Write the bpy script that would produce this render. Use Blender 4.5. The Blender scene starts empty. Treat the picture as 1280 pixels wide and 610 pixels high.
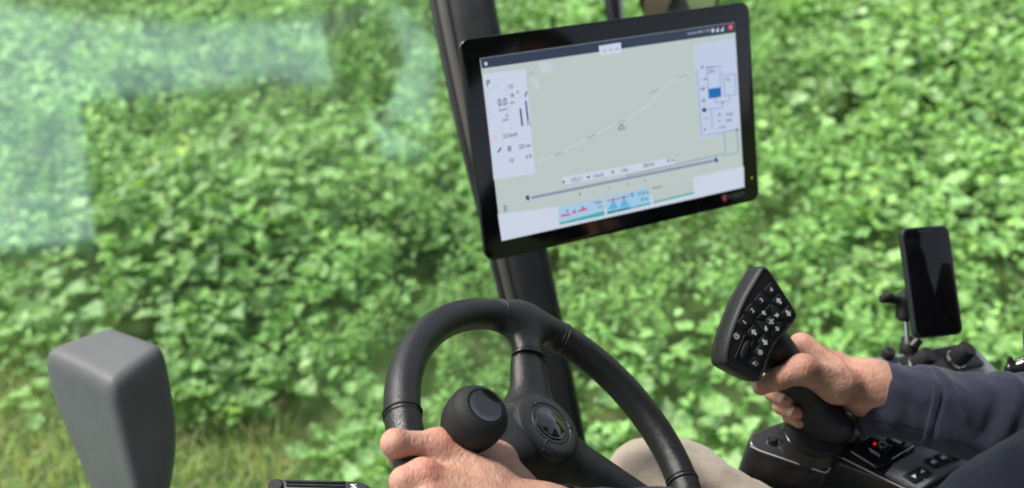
import bpy, math, random
import numpy as np
from mathutils import Vector, noise as mnoise
rng = np.random.default_rng(7); random.seed(7)
R_ = math.radians
EXPO = 0.95
# ------------------------------------------------------------------ camera frame
PITCH = R_(33); SP, CP = math.sin(PITCH), math.cos(PITCH)
CAM = np.array([0., 0., 2.45]); FOC = 1230.
BX = np.array([1., 0, 0]); BU = np.array([0, SP, CP]); BF = np.array([0, CP, -SP])
BASIS = np.stack([BX, BU, BF])                     # rows: right, up, forward
def W(p): return np.asarray(p, float) @ BASIS + CAM          # camera axes -> world
def D(v): return np.asarray(v, float) @ BASIS
def P(px, py, d): return W([(px-640)/FOC*d, -(py-305)/FOC*d, d])   # a point sighted at distance d
def ray(px, py): return D([(px-640)/FOC, -(py-305)/FOC, 1.0])
def unit(v): v = np.asarray(v, float); return v/np.linalg.norm(v)

scene = bpy.context.scene; COL = scene.collection
# ------------------------------------------------------------------ object helpers
def thing(name, label, cat, loc, group=None):
    o = bpy.data.objects.new(name, None); COL.objects.link(o); o.location = loc
    o.empty_display_size = .05
    o['label'] = label; o['category'] = cat
    if group: o['group'] = group
    return o
def world_of(o):
    v = np.zeros(3)
    while o is not None: v = v + np.array(o.location); o = o.parent
    return v
def obj(name, V, F, mat, parent=None, smooth=True, angle=40, org=None):
    V = np.asarray(V, float)
    if parent is not None: off = world_of(parent); loc = (0, 0, 0)
    else:
        off = np.array(org) if org is not None else np.array([V[:,0].mean(), V[:,1].mean(), V[:,2].min()]); loc = tuple(off)
    me = bpy.data.meshes.new(name)
    me.from_pydata((V-off).tolist(), [], [tuple(int(i) for i in f) for f in F]); me.update()
    if smooth:
        me.polygons.foreach_set('use_smooth', [True]*len(me.polygons))
        me.set_sharp_from_angle(angle=R_(angle))
    me.materials.append(mat)
    o = bpy.data.objects.new(name, me); COL.objects.link(o); o.location = loc
    if parent is not None: o.parent = parent
    return o
def tag(o, label=None, cat=None, group=None, kind=None):
    if label: o['label'] = label
    if cat: o['category'] = cat
    if group: o['group'] = group
    if kind: o['kind'] = kind
    return o
class MB:
    def __init__(s): s.V = []; s.F = []; s.n = 0
    def add(s, V, F):
        V = np.asarray(V, float); s.V.append(V); s.F += [tuple(int(i)+s.n for i in f) for f in F]; s.n += len(V); return s
    def build(s, name, mat, parent=None, **k): return obj(name, np.concatenate(s.V), s.F, mat, parent, **k)
def arr(V, Q):                                       # fast builder
    me = bpy.data.meshes.new('m'); nv, nf, k = len(V), len(Q), Q.shape[1]
    me.vertices.add(nv); me.vertices.foreach_set('co', np.ascontiguousarray(V, dtype=np.float32).ravel())
    me.loops.add(nf*k); me.loops.foreach_set('vertex_index', np.ascontiguousarray(Q, dtype=np.int32).ravel())
    me.polygons.add(nf); me.polygons.foreach_set('loop_start', np.arange(0, nf*k, k, dtype=np.int32))
    me.polygons.foreach_set('use_smooth', np.ones(nf, bool)); me.update(calc_edges=True)
    return me
def grid_faces(nr, nc, closed=True, base=0):
    F = []
    for i in range(nr-1):
        for j in range(nc if closed else nc-1):
            a = i*nc+j; b = i*nc+(j+1) % nc
            F.append((base+a, base+b, base+b+nc, base+a+nc))
    return F
def closed_rings(rings):                             # stack of rings -> V, F with both ends capped
    nc = len(rings[0]); V = np.concatenate(rings); F = grid_faces(len(rings), nc)
    F.append(tuple(range(nc))[::-1]); F.append(tuple(range((len(rings)-1)*nc, len(rings)*nc)))
    return V, F
def frame_of(t, ref=(0, 0, 1)):
    t = unit(t); a = np.cross(ref, t)
    if np.linalg.norm(a) < 1e-3: a = np.cross((0, 1, 0), t)
    a = unit(a); return a, np.cross(t, a)
def tube(pts, rad, n=20, cap=True):
    pts = np.asarray(pts, float); rad = np.broadcast_to(rad, len(pts)); rings = []
    a, b = frame_of(pts[1]-pts[0])
    for i, p in enumerate(pts):
        t = unit(pts[min(i+1, len(pts)-1)]-pts[max(i-1, 0)])
        a = unit(a-t*(a@t)); b = np.cross(t, a)
        th = np.linspace(0, 2*np.pi, n, endpoint=False)[:, None]
        rings.append(p+rad[i]*(np.cos(th)*a+np.sin(th)*b))
    return closed_rings(rings)
def lathe(O, axis, prof, n=48, ref=(0, 0, 1)):       # prof: (radius, height along axis)
    a, b = frame_of(axis, ref); axis = unit(axis); O = np.asarray(O)
    th = np.linspace(0, 2*np.pi, n, endpoint=False)[:, None]
    return closed_rings([O+axis*h+max(r, 1e-5)*(np.cos(th)*a+np.sin(th)*b) for r, h in prof])
def catmull(P_, m=6, closed=True):
    P_ = np.asarray(P_, float); n = len(P_); out = []
    for i in range(n if closed else n-1):
        g = (lambda k: P_[k % n]) if closed else (lambda k: P_[min(max(k, 0), n-1)])
        p0, p1, p2, p3 = g(i-1), g(i), g(i+1), g(i+2)
        for s in range(m):
            t = s/m; out.append(.5*((2*p1)+(-p0+p2)*t+(2*p0-5*p1+4*p2-p3)*t*t+(-p0+3*p1-3*p2+p3)*t**3))
    if not closed: out.append(P_[-1])
    return np.array(out)
def inset(L, d):
    A = np.roll(L, 1, 0); B = np.roll(L, -1, 0); t = B-A; t /= np.linalg.norm(t, axis=1)[:, None]+1e-12
    nrm = np.stack([-t[:, 1], t[:, 0]], 1)
    area = .5*np.sum(L[:, 0]*B[:, 1]-B[:, 0]*L[:, 1])
    if area < 0: nrm = -nrm
    return L+nrm*d
def rrect(x0, y0, x1, y1, r, k=5):
    out = []
    for cx, cy, a0 in ((x1-r, y1-r, 0), (x0+r, y1-r, 90), (x0+r, y0+r, 180), (x1-r, y0+r, 270)):
        for i in range(k+1):
            a = R_(a0+90*i/k); out.append((cx+r*math.cos(a), cy+r*math.sin(a)))
    return np.array(out)
class Frame:                                         # a flat face: origin, two axes in it, normal
    def __init__(s, O, N, up):
        s.O = np.asarray(O, float); s.N = unit(N); s.B = unit(np.asarray(up)-s.N*(np.asarray(up)@s.N)); s.A = np.cross(s.B, s.N)
    def w(s, x, y, h=0.): return s.O+s.A*x+s.B*y+s.N*h
    def pts(s, L, h=0.): L = np.asarray(L); return s.O+L[:, :1]*s.A+L[:, 1:2]*s.B+s.N*h
    def loc(s, px, py, h=0.):
        r = ray(px, py); t = ((s.O+s.N*h-CAM)@s.N)/(r@s.N); q = CAM+r*t-s.O; return np.array([q@s.A, q@s.B])
    def at(s, px, py, h=0.): l = s.loc(px, py, h); return s.w(l[0], l[1], h)
    def locs(s, L, h=0.): return np.array([s.loc(x, y, h) for x, y in L])
def slab(fr, L, top=0., thick=.01, bev=.0015, seg=3, taper=0., smooth_m=0, mb=None):
    L = np.asarray(L, float)
    if smooth_m: L = catmull(L, smooth_m)
    rings = []
    for k in range(seg+1):
        a = math.pi/2*k/seg; rings.append(fr.pts(inset(L, bev*(1-math.sin(a))), top-bev*(1-math.cos(a))))
    for k in range(seg+1):
        a = math.pi/2*k/seg; rings.append(fr.pts(inset(L, taper+bev*(1-math.cos(a))), top-thick+bev*(1-math.sin(a))))
    V, F = closed_rings(rings)
    if mb is None: mb = MB()
    mb.add(V, F); return mb
_tc = {}
def text_flat(s, bold=False):
    if s in _tc: return _tc[s]
    cu = bpy.data.curves.new('t', 'FONT'); cu.body = s; cu.size = 1; cu.resolution_u = 3; cu.offset = .012; cu.fill_mode = 'FRONT'
    o = bpy.data.objects.new('t', cu); COL.objects.link(o); dg = bpy.context.evaluated_depsgraph_get(); dg.update()
    me = bpy.data.meshes.new_from_object(o.evaluated_get(dg)); V = np.array([v.co[:2] for v in me.vertices]); F = [tuple(p.vertices) for p in me.polygons]
    bpy.data.objects.remove(o); bpy.data.curves.remove(cu); bpy.data.meshes.remove(me)
    V = V-V.min(0); _tc[s] = (V, F); return V, F
def put_text(mb, fr, s, at, h, height, width=None, adir=None):
    """writing laid in a face: at = lower-left corner in face metres"""
    V, F = text_flat(s); sc = height/max(V[:, 1].max(), 1e-6); sx = sc if width is None else width/V[:, 0].max()
    if adir is None: a = np.array([1., 0])
    else: a = np.asarray(adir)/np.linalg.norm(adir)
    b = np.array([-a[1], a[0]]); L = np.asarray(at)+V[:, :1]*sx*a+V[:, 1:2]*sc*b
    mb.add(fr.pts(L, h), F)
# ------------------------------------------------------------------ distance-field modelling
def seg_d(X, a, b, ra, rb):
    a, b = np.asarray(a), np.asarray(b); ab = b-a; t = np.clip(((X-a)@ab)/(ab@ab), 0, 1)
    return np.linalg.norm(X-a-t[:, None]*ab, axis=1)-(ra+(rb-ra)*t)
def ell_d(X, c, axes, rad):
    Y = (X-np.asarray(c))@np.asarray(axes).T/np.asarray(rad); k = np.linalg.norm(Y, axis=1); return (k-1)*min(rad)*1.0
def smin(a, b, k):
    h = np.clip(.5+.5*(b-a)/k, 0, 1); return b*(1-h)+a*h-k*h*(1-h)
def smins(L, k):
    d = L[0]
    for e in L[1:]: d = smin(d, e, k)
    return d
def surf(fn, lo, hi, h, relax=2):
    lo = np.asarray(lo, float); hi = np.asarray(hi, float); n = np.ceil((hi-lo)/h).astype(int)+1
    ax = [lo[i]+h*np.arange(n[i]) for i in range(3)]
    Vv = np.empty(n)
    st = max(1, int(300000/(n[1]*n[2])))
    for i in range(0, n[0], st):
        G = np.stack(np.meshgrid(ax[0][i:i+st], ax[1], ax[2], indexing='ij'), -1); Vv[i:i+st] = fn(G.reshape(-1, 3)).reshape(G.shape[:3])
    ins = Vv < 0; m = n-1
    cs = np.zeros(m, int)
    corners = [(a, b, c) for a in (0, 1) for b in (0, 1) for c in (0, 1)]
    sl = lambda a, b, c: (slice(a, a+m[0]), slice(b, b+m[1]), slice(c, c+m[2]))
    for c in corners: cs += ins[sl(*c)]
    act = (cs > 0) & (cs < 8); idx = np.argwhere(act); ids = -np.ones(m, int); ids[act] = np.arange(len(idx))
    acc = np.zeros((len(idx), 3)); cnt = np.zeros(len(idx))
    for c in corners:
        for k in range(3):
            if c[k]: continue
            c2 = list(c); c2[k] = 1
            v0 = Vv[tuple((idx+np.array(c)).T)]; v1 = Vv[tuple((idx+np.array(c2)).T)]
            cr = (v0 < 0) != (v1 < 0); t = np.where(cr, v0/np.where(v0 == v1, 1, v0-v1), 0)
            p = np.broadcast_to(np.array(c, float), (len(idx), 3)).copy(); p[:, k] += t
            acc[cr] += p[cr]; cnt[cr] += 1
    Pn = lo+h*(idx+acc/cnt[:, None])
    Q = []
    for k in range(3):
        u, v = (k+1) % 3, (k+2) % 3
        s0 = [slice(None)]*3; s1 = [slice(None)]*3; s0[k] = slice(0, n[k]-1); s1[k] = slice(1, n[k])
        A, B = ins[tuple(s0)], ins[tuple(s1)]; e = np.argwhere(A != B)
        e = e[(e[:, u] > 0) & (e[:, v] > 0) & (e[:, u] < m[u]) & (e[:, v] < m[v])]
        flip = A[tuple(e.T)]
        def idq(du, dv):
            q = e.copy(); q[:, u] -= du; q[:, v] -= dv; return ids[tuple(q.T)]
        q = np.stack([idq(1, 1), idq(0, 1), idq(0, 0), idq(1, 0)], 1); q[~flip] = q[~flip][:, ::-1]; Q.append(q)
    Q = np.concatenate(Q)
    for _ in range(relax):
        g = np.stack([(fn(Pn+np.eye(3)[i]*h*.2)-fn(Pn-np.eye(3)[i]*h*.2))/(h*.4) for i in range(3)], 1)
        Pn = Pn-g*(fn(Pn)/np.maximum((g*g).sum(1), .2))[:, None]*.8
    return Pn, Q
def sdf_obj(name, fn, pts, pad, h, mat, parent=None, relax=2, extra=None, post=None):
    pts = np.asarray(pts); V, Q = surf(fn, pts.min(0)-pad, pts.max(0)+pad, h, relax)
    if post is not None: V = post(V)
    if extra is not None:
        for V2, Q2 in extra: Q = np.concatenate([Q, np.asarray(Q2)+len(V)]); V = np.concatenate([V, V2])
    off = world_of(parent) if parent is not None else np.array([V[:, 0].mean(), V[:, 1].mean(), V[:, 2].min()])
    me = arr(V-off, Q); me.name = name; me.materials.append(mat)
    o = bpy.data.objects.new(name, me); COL.objects.link(o)
    if parent is not None: o.parent = parent
    else: o.location = off
    return o, V
# ------------------------------------------------------------------ materials
def srgb(r, g, b): return tuple(((c/255)/12.92 if c/255 <= .04045 else ((c/255+.055)/1.055)**2.4) for c in (r, g, b))
def mat(name, col, rough=.5, metal=0., spec=.5, bump=None, var=None, sheen=0., coat=0., sss=0., rvar=None, dust=None):
    m = bpy.data.materials.new(name); m.use_nodes = True; nt = m.node_tree; b = nt.nodes['Principled BSDF']; L = nt.links.new
    b.inputs['Base Color'].default_value = (*col, 1); b.inputs['Roughness'].default_value = rough; b.inputs['Metallic'].default_value = metal
    b.inputs['Specular IOR Level'].default_value = spec
    b.inputs['Sheen Weight'].default_value = sheen; b.inputs['Coat Weight'].default_value = coat; b.inputs['Coat Roughness'].default_value = .05
    if sss: b.inputs['Subsurface Weight'].default_value = sss; b.inputs['Subsurface Radius'].default_value = (.008, .003, .0015); b.inputs['Subsurface Scale'].default_value = 1
    tc = nt.nodes.new('ShaderNodeTexCoord'); O = tc.outputs['Object']
    def nz(scale, det=4, rough_=.6):
        t = nt.nodes.new('ShaderNodeTexNoise'); t.inputs['Scale'].default_value = scale; t.inputs['Detail'].default_value = det; t.inputs['Roughness'].default_value = rough_; L(O, t.inputs['Vector']); return t.outputs['Fac']
    colsock = None
    if var:                                        # (scale, other colour, contrast)
        mx = nt.nodes.new('ShaderNodeMix'); mx.data_type = 'RGBA'; mx.inputs['A'].default_value = (*col, 1); mx.inputs['B'].default_value = (*var[1], 1)
        mr = nt.nodes.new('ShaderNodeMapRange'); mr.inputs['From Min'].default_value = .5-var[2]; mr.inputs['From Max'].default_value = .5+var[2]
        L(nz(var[0]), mr.inputs['Value']); L(mr.outputs[0], mx.inputs['Factor']); colsock = mx.outputs['Result']
    if dust:                                       # (scale, amount): fine settled dust
        mx = nt.nodes.new('ShaderNodeMix'); mx.data_type = 'RGBA'
        if colsock: L(colsock, mx.inputs['A'])
        else: mx.inputs['A'].default_value = (*col, 1)
        mx.inputs['B'].default_value = (.25, .23, .19, 1)
        mr = nt.nodes.new('ShaderNodeMapRange'); mr.inputs['From Min'].default_value = .62; mr.inputs['From Max'].default_value = .80; mr.inputs['To Max'].default_value = dust[1]
        L(nz(dust[0], 6, .75), mr.inputs['Value']); L(mr.outputs[0], mx.inputs['Factor']); colsock = mx.outputs['Result']
    if colsock: L(colsock, b.inputs['Base Color'])
    if rvar:
        mr = nt.nodes.new('ShaderNodeMapRange'); mr.inputs['From Min'].default_value = .3; mr.inputs['From Max'].default_value = .7
        mr.inputs['To Min'].default_value = max(rough-rvar, .02); mr.inputs['To Max'].default_value = rough+rvar; L(nz(35, 5, .7), mr.inputs['Value']); L(mr.outputs[0], b.inputs['Roughness'])
    last = None
    for bp in (bump or []):                        # (kind, scale, distance[, stretch])
        bn = nt.nodes.new('ShaderNodeBump'); bn.inputs['Distance'].default_value = bp[2]; bn.inputs['Strength'].default_value = 1
        if bp[0] == 'noise': L(nz(bp[1], 3), bn.inputs['Height'])
        elif bp[0] == 'vor':
            t = nt.nodes.new('ShaderNodeTexVoronoi'); t.inputs['Scale'].default_value = bp[1]; L(O, t.inputs['Vector']); L(t.outputs['Distance'], bn.inputs['Height'])
        elif bp[0] == 'stretch':
            mp = nt.nodes.new('ShaderNodeMapping'); mp.inputs['Scale'].default_value = bp[3]; L(O, mp.inputs['Vector'])
            t = nt.nodes.new('ShaderNodeTexNoise'); t.inputs['Scale'].default_value = bp[1]; t.inputs['Detail'].default_value = 3; L(mp.outputs[0], t.inputs['Vector']); L(t.outputs['Fac'], bn.inputs['Height'])
        if last: L(last, bn.inputs['Normal'])
        last = bn.outputs['Normal']
    if last: L(last, b.inputs['Normal'])
    return m
def emit(name, c, gain=.96):                        # lit pixels of a display behind its cover glass
    m = bpy.data.materials.new(name); m.use_nodes = True; b = m.node_tree.nodes['Principled BSDF']
    b.inputs['Base Color'].default_value = (.01, .01, .01, 1); b.inputs['Roughness'].default_value = .35; b.inputs['Specular IOR Level'].default_value = .2
    b.inputs['Emission Color'].default_value = (*srgb(*c), 1); b.inputs['Emission Strength'].default_value = gain/2**EXPO
    return m
LEATHER = mat('leather', (.0085, .0088, .0096), .36, spec=.45, bump=[('vor', 1000, .00022), ('noise', 300, .0003), ('noise', 45, .0008)], rvar=.07, dust=(300, .02))
RUBBER = mat('soft_rubber', (.013, .013, .014), .62, spec=.3, bump=[('noise', 1500, .0003), ('noise', 200, .0002)], dust=(500, .15), rvar=.06)
GRIP = mat('grip_plastic', (.012, .0125, .014), .48, spec=.35, bump=[('noise', 1800, .00012)], rvar=.07, dust=(350, .12))
PLASTIC = mat('black_plastic', (.012, .0125, .014), .38, spec=.5, bump=[('noise', 1400, .0001)], rvar=.08, dust=(260, .12))
GREYPL = mat('grey_plastic', (.155, .165, .182), .42, spec=.5, bump=[('noise', 1600, .00012)], rvar=.08, dust=(260, .2))
HOOD = mat('mirror_hood_plastic', (.098, .100, .104), .55, spec=.4, bump=[('noise', 1200, .0002)], var=(9, (.074, .078, .082), .25), rvar=.06)
GLOSSB = mat('gloss_black', (.008, .008, .009), .06, spec=.6, coat=.6)
SATIN = mat('satin_black', (.012, .0125, .014), .22, spec=.5, rvar=.08, dust=(200, .12))
PILLAR = mat('painted_pillar', (.010, .011, .012), .40, spec=.35, bump=[('noise', 700, .0002)], rvar=.08, dust=(120, .12))
TRIM = mat('grey_pillar_seal', (.055, .050, .046), .6, bump=[('noise', 500, .0003)])
METAL = mat('steel', (.55, .55, .56), .28, metal=1, rvar=.1)
WHITEP = mat('white_print', (.62, .64, .66), .5)
SEAMM = mat('stitch_groove', (.006, .006, .007), .6)
JACKET = mat('navy_cloth', (.015, .018, .036), .85, spec=.2, sheen=.18, bump=[('stretch', 900, .0005, (1, 1, 3)), ('noise', 2200, .0004), ('noise', 30, .003)], var=(14, (.020, .023, .044), .3))
TROUS = mat('beige_cloth', (.30, .255, .20), .9, spec=.15, sheen=.3, bump=[('noise', 1500, .0005), ('noise', 22, .006)], var=(18, (.26, .22, .175), .3))
NAIL = mat('nail', (.55, .33, .25), .3, spec=.5)
HAIRM = mat('hair', (.06, .035, .02), .6, bump=[('stretch', 300, .003, (1, 1, .1))])
GREYLINE = mat('grey_line', (.42, .42, .42), .45)

def skin_mat():
    m = mat('skin', (.46, .255, .175), .52, spec=.32, sss=.25, bump=[('vor', 800, .00018), ('noise', 1300, .00014), ('stretch', 240, .0011, (1.8, 1, .45)), ('noise', 95, .0016)], rvar=.05)
    nt = m.node_tree; L = nt.links.new; b = nt.nodes['Principled BSDF']
    at = nt.nodes.new('ShaderNodeAttribute'); at.attribute_name = 'red'
    tc = nt.nodes.new('ShaderNodeTexCoord')
    def nz(s, d=5):
        t = nt.nodes.new('ShaderNodeTexNoise'); t.inputs['Scale'].default_value = s; t.inputs['Detail'].default_value = d; t.inputs['Roughness'].default_value = .65; L(tc.outputs['Object'], t.inputs['Vector']); return t.outputs['Fac']
    def mixc(fac, A, B):
        x = nt.nodes.new('ShaderNodeMix'); x.data_type = 'RGBA'
        if isinstance(A, tuple): x.inputs['A'].default_value = (*A, 1)
        else: L(A, x.inputs['A'])
        x.inputs['B'].default_value = (*B, 1); L(fac, x.inputs['Factor']); return x.outputs['Result']
    def rng_(s, a, c, lo, hi):
        r = nt.nodes.new('ShaderNodeMapRange'); r.inputs['From Min'].default_value = a; r.inputs['From Max'].default_value = c; r.inputs['To Min'].default_value = lo; r.inputs['To Max'].default_value = hi; L(s, r.inputs['Value']); return r.outputs[0]
    c = mixc(rng_(nz(60), .35, .65, 0, .8), (.46, .27, .20), (.35, .17, .125))
    c = mixc(rng_(nz(420, 3), .5, .75, 0, .45), c, (.28, .12, .075))
    c = mixc(rng_(nz(18), .5, .7, 0, .35), c, (.50, .31, .22))
    c = mixc(at.outputs['Fac'], c, (.52, .15, .12))
    L(c, b.inputs['Base Color']); return m
SKIN = skin_mat()
# ------------------------------------------------------------------ world, light, camera
w = bpy.data.worlds.new('World'); scene.world = w; w.use_nodes = True; nt = w.node_tree
sky = nt.nodes.new('ShaderNodeTexSky'); sky.sky_type = 'NISHITA'; sky.sun_disc = False
SUN = unit([-.52, .20, .83]); sky.sun_elevation = math.asin(SUN[2]); sky.sun_rotation = math.atan2(SUN[0], SUN[1]); sky.dust_density = 3; sky.air_density = 1.0
hs = nt.nodes.new('ShaderNodeHueSaturation'); hs.inputs['Saturation'].default_value = .45; nt.links.new(sky.outputs[0], hs.inputs['Color']); nt.links.new(hs.outputs[0], nt.nodes['Background'].inputs['Color']); nt.nodes['Background'].inputs['Strength'].default_value = .12
ld = bpy.data.lights.new('sun', 'SUN'); ld.energy = 3.0; ld.angle = R_(14); ld.color = (1, .955, .88)
lo = bpy.data.objects.new('sun', ld); COL.objects.link(lo); lo.rotation_euler = Vector(-SUN).to_track_quat('-Z', 'Y').to_euler()
cd = bpy.data.cameras.new('camera'); cam = bpy.data.objects.new('camera', cd); COL.objects.link(cam); scene.camera = cam
cam.location = CAM; cam.rotation_euler = (math.pi/2-PITCH, 0, 0); cd.sensor_width = 36; cd.lens = FOC/1280*36; cd.clip_end = 2000; cd.clip_start = .02
cd.dof.use_dof = True; cd.dof.focus_distance = .99; cd.dof.aperture_fstop = 3.8
scene.view_settings.view_transform = 'Standard'; scene.view_settings.look = 'None'; scene.view_settings.exposure = EXPO; scene.view_settings.gamma = 1

# ================================================================== THE FIELD
def leaf_template(kind):
    nu, nv = 12, 5; V = []; T = []
    for i in range(nu+1):
        u = i/nu
        if kind == 0: wd = .44*math.sin(math.pi*min(1, u**.75))**.8*(1+.16*math.cos(7*u*math.pi)) if 0 < u < 1 else 0      # broad, toothed
        elif kind == 1: wd = (.30*math.sin(math.pi*u**1.25)**.6+.17*math.cos(u*6*math.pi)*math.sin(math.pi*u)) if 0 < u < 1 else 0   # lobed
        else: wd = .30*math.sin(math.pi*u)**.8 if 0 < u < 1 else 0                                   # lance
        wd = max(wd, 0.012)
        for j in range(nv):
            v = (j/(nv-1)-.5)*2; x = v*wd
            z = .30*abs(v)*wd*.9+.05*math.sin(u*14+v*3)*abs(v)-.28*u*u+.05*math.sin(u*9)*(1-abs(v))
            y = u-(.08*abs(v) if u < .3 else 0)+.05*abs(v)*math.sin(u*19)
            V.append((x, y, z)); T.append(1.0 if j == (nv-1)//2 else 0.0)
    Q = []
    for i in range(nu):
        for j in range(nv-1):
            a = i*nv+j; Q.append((a, a+1, a+1+nv, a+nv))
    return np.array(V), np.array(Q), np.array(T)
LT = [leaf_template(k) for k in range(3)]
def fnoise(x, y, s, o=0): return mnoise.noise(Vector((x*s+o, y*s-o, o*1.7)))
def edge_y(x): return 2.10-.40*x+.10*math.sin(x*5)+.05*math.sin(x*13+1)
def rotm(az, pitch, roll):
    n = len(az); ca, sa = np.cos(az), np.sin(az); cp, sp = np.cos(pitch), np.sin(pitch); cr, sr = np.cos(roll), np.sin(roll); z = np.zeros(n); o = np.ones(n)
    Rz = np.stack([ca, -sa, z, sa, ca, z, z, z, o], 1).reshape(n, 3, 3)
    Rx = np.stack([o, z, z, z, cp, -sp, z, sp, cp], 1).reshape(n, 3, 3)
    Ry = np.stack([cr, z, sr, z, o, z, -sr, z, cr], 1).reshape(n, 3, 3)
    return Rz@Rx@Ry
def field():
    LV, LK, LAZ, LPI, LRO, LSZ, LC = [], [], [], [], [], [], []
    stems = MB()
    x0, x1, y0, y1 = -5.0, 5.2, .6, 9.5; dens = 70
    N = int((x1-x0)*(y1-y0)*dens)
    xs = rng.uniform(x0, x1, N); ys = rng.uniform(y0, y1, N)
    for x, y in zip(xs, ys):
        if y < edge_y(x): continue
        if y > 7.2 and rng.random() < .45: continue
        n1 = fnoise(x, y, .55, 3); n2 = fnoise(x, y, 1.3, 9); n3 = fnoise(x, y, 2.6, 21)
        s = n1+.5*n2+rng.normal(0, .30)
        ed = min(1, (y-edge_y(x))/.65)
        H = (.40+.07*n2+.06*n3+rng.normal(0, .045))*(.32+.68*ed)
        if s > .50: kd, nl, Lr, base = 0, rng.integers(9, 14), (.058, .115), (.195, .340, .125)
        elif s > -.02: kd, nl, Lr, base = 1, rng.integers(14, 22), (.038, .082), (.170, .335, .095)
        else: kd, nl, Lr, base = 2, rng.integers(34, 50), (.018, .042), (.135, .275, .070)
        base = np.array(base)*np.array((1.10, 1.15, 1.10))*(1+rng.normal(0, .14)+.16*n3+.12*n2)
        az0 = rng.uniform(0, 6.28); lean = rng.normal(0, .05, 2)
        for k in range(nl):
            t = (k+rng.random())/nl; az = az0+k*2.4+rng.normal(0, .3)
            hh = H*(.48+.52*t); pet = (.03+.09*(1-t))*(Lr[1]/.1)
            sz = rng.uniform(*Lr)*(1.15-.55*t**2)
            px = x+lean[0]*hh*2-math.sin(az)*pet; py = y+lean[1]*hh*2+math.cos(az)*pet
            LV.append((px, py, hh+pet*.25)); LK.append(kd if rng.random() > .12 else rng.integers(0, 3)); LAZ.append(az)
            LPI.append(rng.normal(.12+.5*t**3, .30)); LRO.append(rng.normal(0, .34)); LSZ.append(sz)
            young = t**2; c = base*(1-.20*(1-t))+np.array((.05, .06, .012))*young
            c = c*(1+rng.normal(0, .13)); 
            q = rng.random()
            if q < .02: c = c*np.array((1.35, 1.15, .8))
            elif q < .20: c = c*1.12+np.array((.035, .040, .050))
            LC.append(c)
    LV, LK = np.array(LV), np.array(LK); M = rotm(np.array(LAZ), np.array(LPI), np.array(LRO)); LSZ, LC = np.array(LSZ), np.clip(np.array(LC), .01, .6)
    AV, AQ, AC = [], [], []; base = 0
    for k in range(3):
        V, Q, T = LT[k]; s = np.where(LK == k)[0]
        wid = rng.uniform(.8, 1.25, len(s)); VV = V[None]*np.stack([LSZ[s]*wid, LSZ[s], LSZ[s]*rng.uniform(.5, 1.4, len(s))], 1)[:, None]
        X = np.einsum('nij,nkj->nki', M[s], VV)+LV[s][:, None]
        AV.append(X.reshape(-1, 3)); nvt = len(V)
        AQ.append((Q[None]+(base+np.arange(len(s))*nvt)[:, None, None]).reshape(-1, 4)); base += len(s)*nvt
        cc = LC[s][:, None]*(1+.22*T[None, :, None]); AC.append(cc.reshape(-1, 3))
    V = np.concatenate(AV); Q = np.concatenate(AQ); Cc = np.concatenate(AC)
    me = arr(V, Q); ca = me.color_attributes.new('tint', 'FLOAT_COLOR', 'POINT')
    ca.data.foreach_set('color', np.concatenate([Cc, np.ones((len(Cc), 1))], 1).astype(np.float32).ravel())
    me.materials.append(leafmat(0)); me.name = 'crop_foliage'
    o = bpy.data.objects.new('crop_foliage', me); COL.objects.link(o)
    tag(o, 'dense mixed green cover crop of broad and lobed leaves filling the field', 'crop', kind='stuff')
def leafmat(k):
    m = bpy.data.materials.new('leaf'); m.use_nodes = True; nt = m.node_tree; L = nt.links.new
    b = nt.nodes['Principled BSDF']; out = nt.nodes['Material Output']
    at = nt.nodes.new('ShaderNodeAttribute'); at.attribute_name = 'tint'
    tc = nt.nodes.new('ShaderNodeTexCoord'); nz = nt.nodes.new('ShaderNodeTexNoise'); nz.inputs['Scale'].default_value = 55; nz.inputs['Detail'].default_value = 3; L(tc.outputs['Object'], nz.inputs['Vector'])
    mr = nt.nodes.new('ShaderNodeMapRange'); mr.inputs['To Min'].default_value = .78; mr.inputs['To Max'].default_value = 1.22; mr.inputs['From Min'].default_value = .3; mr.inputs['From Max'].default_value = .7; L(nz.outputs['Fac'], mr.inputs['Value'])
    mx = nt.nodes.new('ShaderNodeVectorMath'); mx.operation = 'SCALE'; L(at.outputs['Color'], mx.inputs[0]); L(mr.outputs[0], mx.inputs['Scale'])
    L(mx.outputs[0], b.inputs['Base Color']); b.inputs['Roughness'].default_value = .46; b.inputs['Specular IOR Level'].default_value = .5
    bp = nt.nodes.new('ShaderNodeBump'); bp.inputs['Distance'].default_value = .004; L(nz.outputs['Fac'], bp.inputs['Height']); L(bp.outputs[0], b.inputs['Normal'])
    tr = nt.nodes.new('ShaderNodeBsdfTranslucent'); tg = nt.nodes.new('ShaderNodeVectorMath'); tg.operation = 'MULTIPLY'; tg.inputs[1].default_value = (1.5, 1.5, .7); L(mx.outputs[0], tg.inputs[0]); L(tg.outputs[0], tr.inputs['Color'])
    ms = nt.nodes.new('ShaderNodeMixShader'); ms.inputs[0].default_value = .32; L(b.outputs[0], ms.inputs[1]); L(tr.outputs[0], ms.inputs[2]); L(ms.outputs[0], out.inputs['Surface'])
    return m
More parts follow.
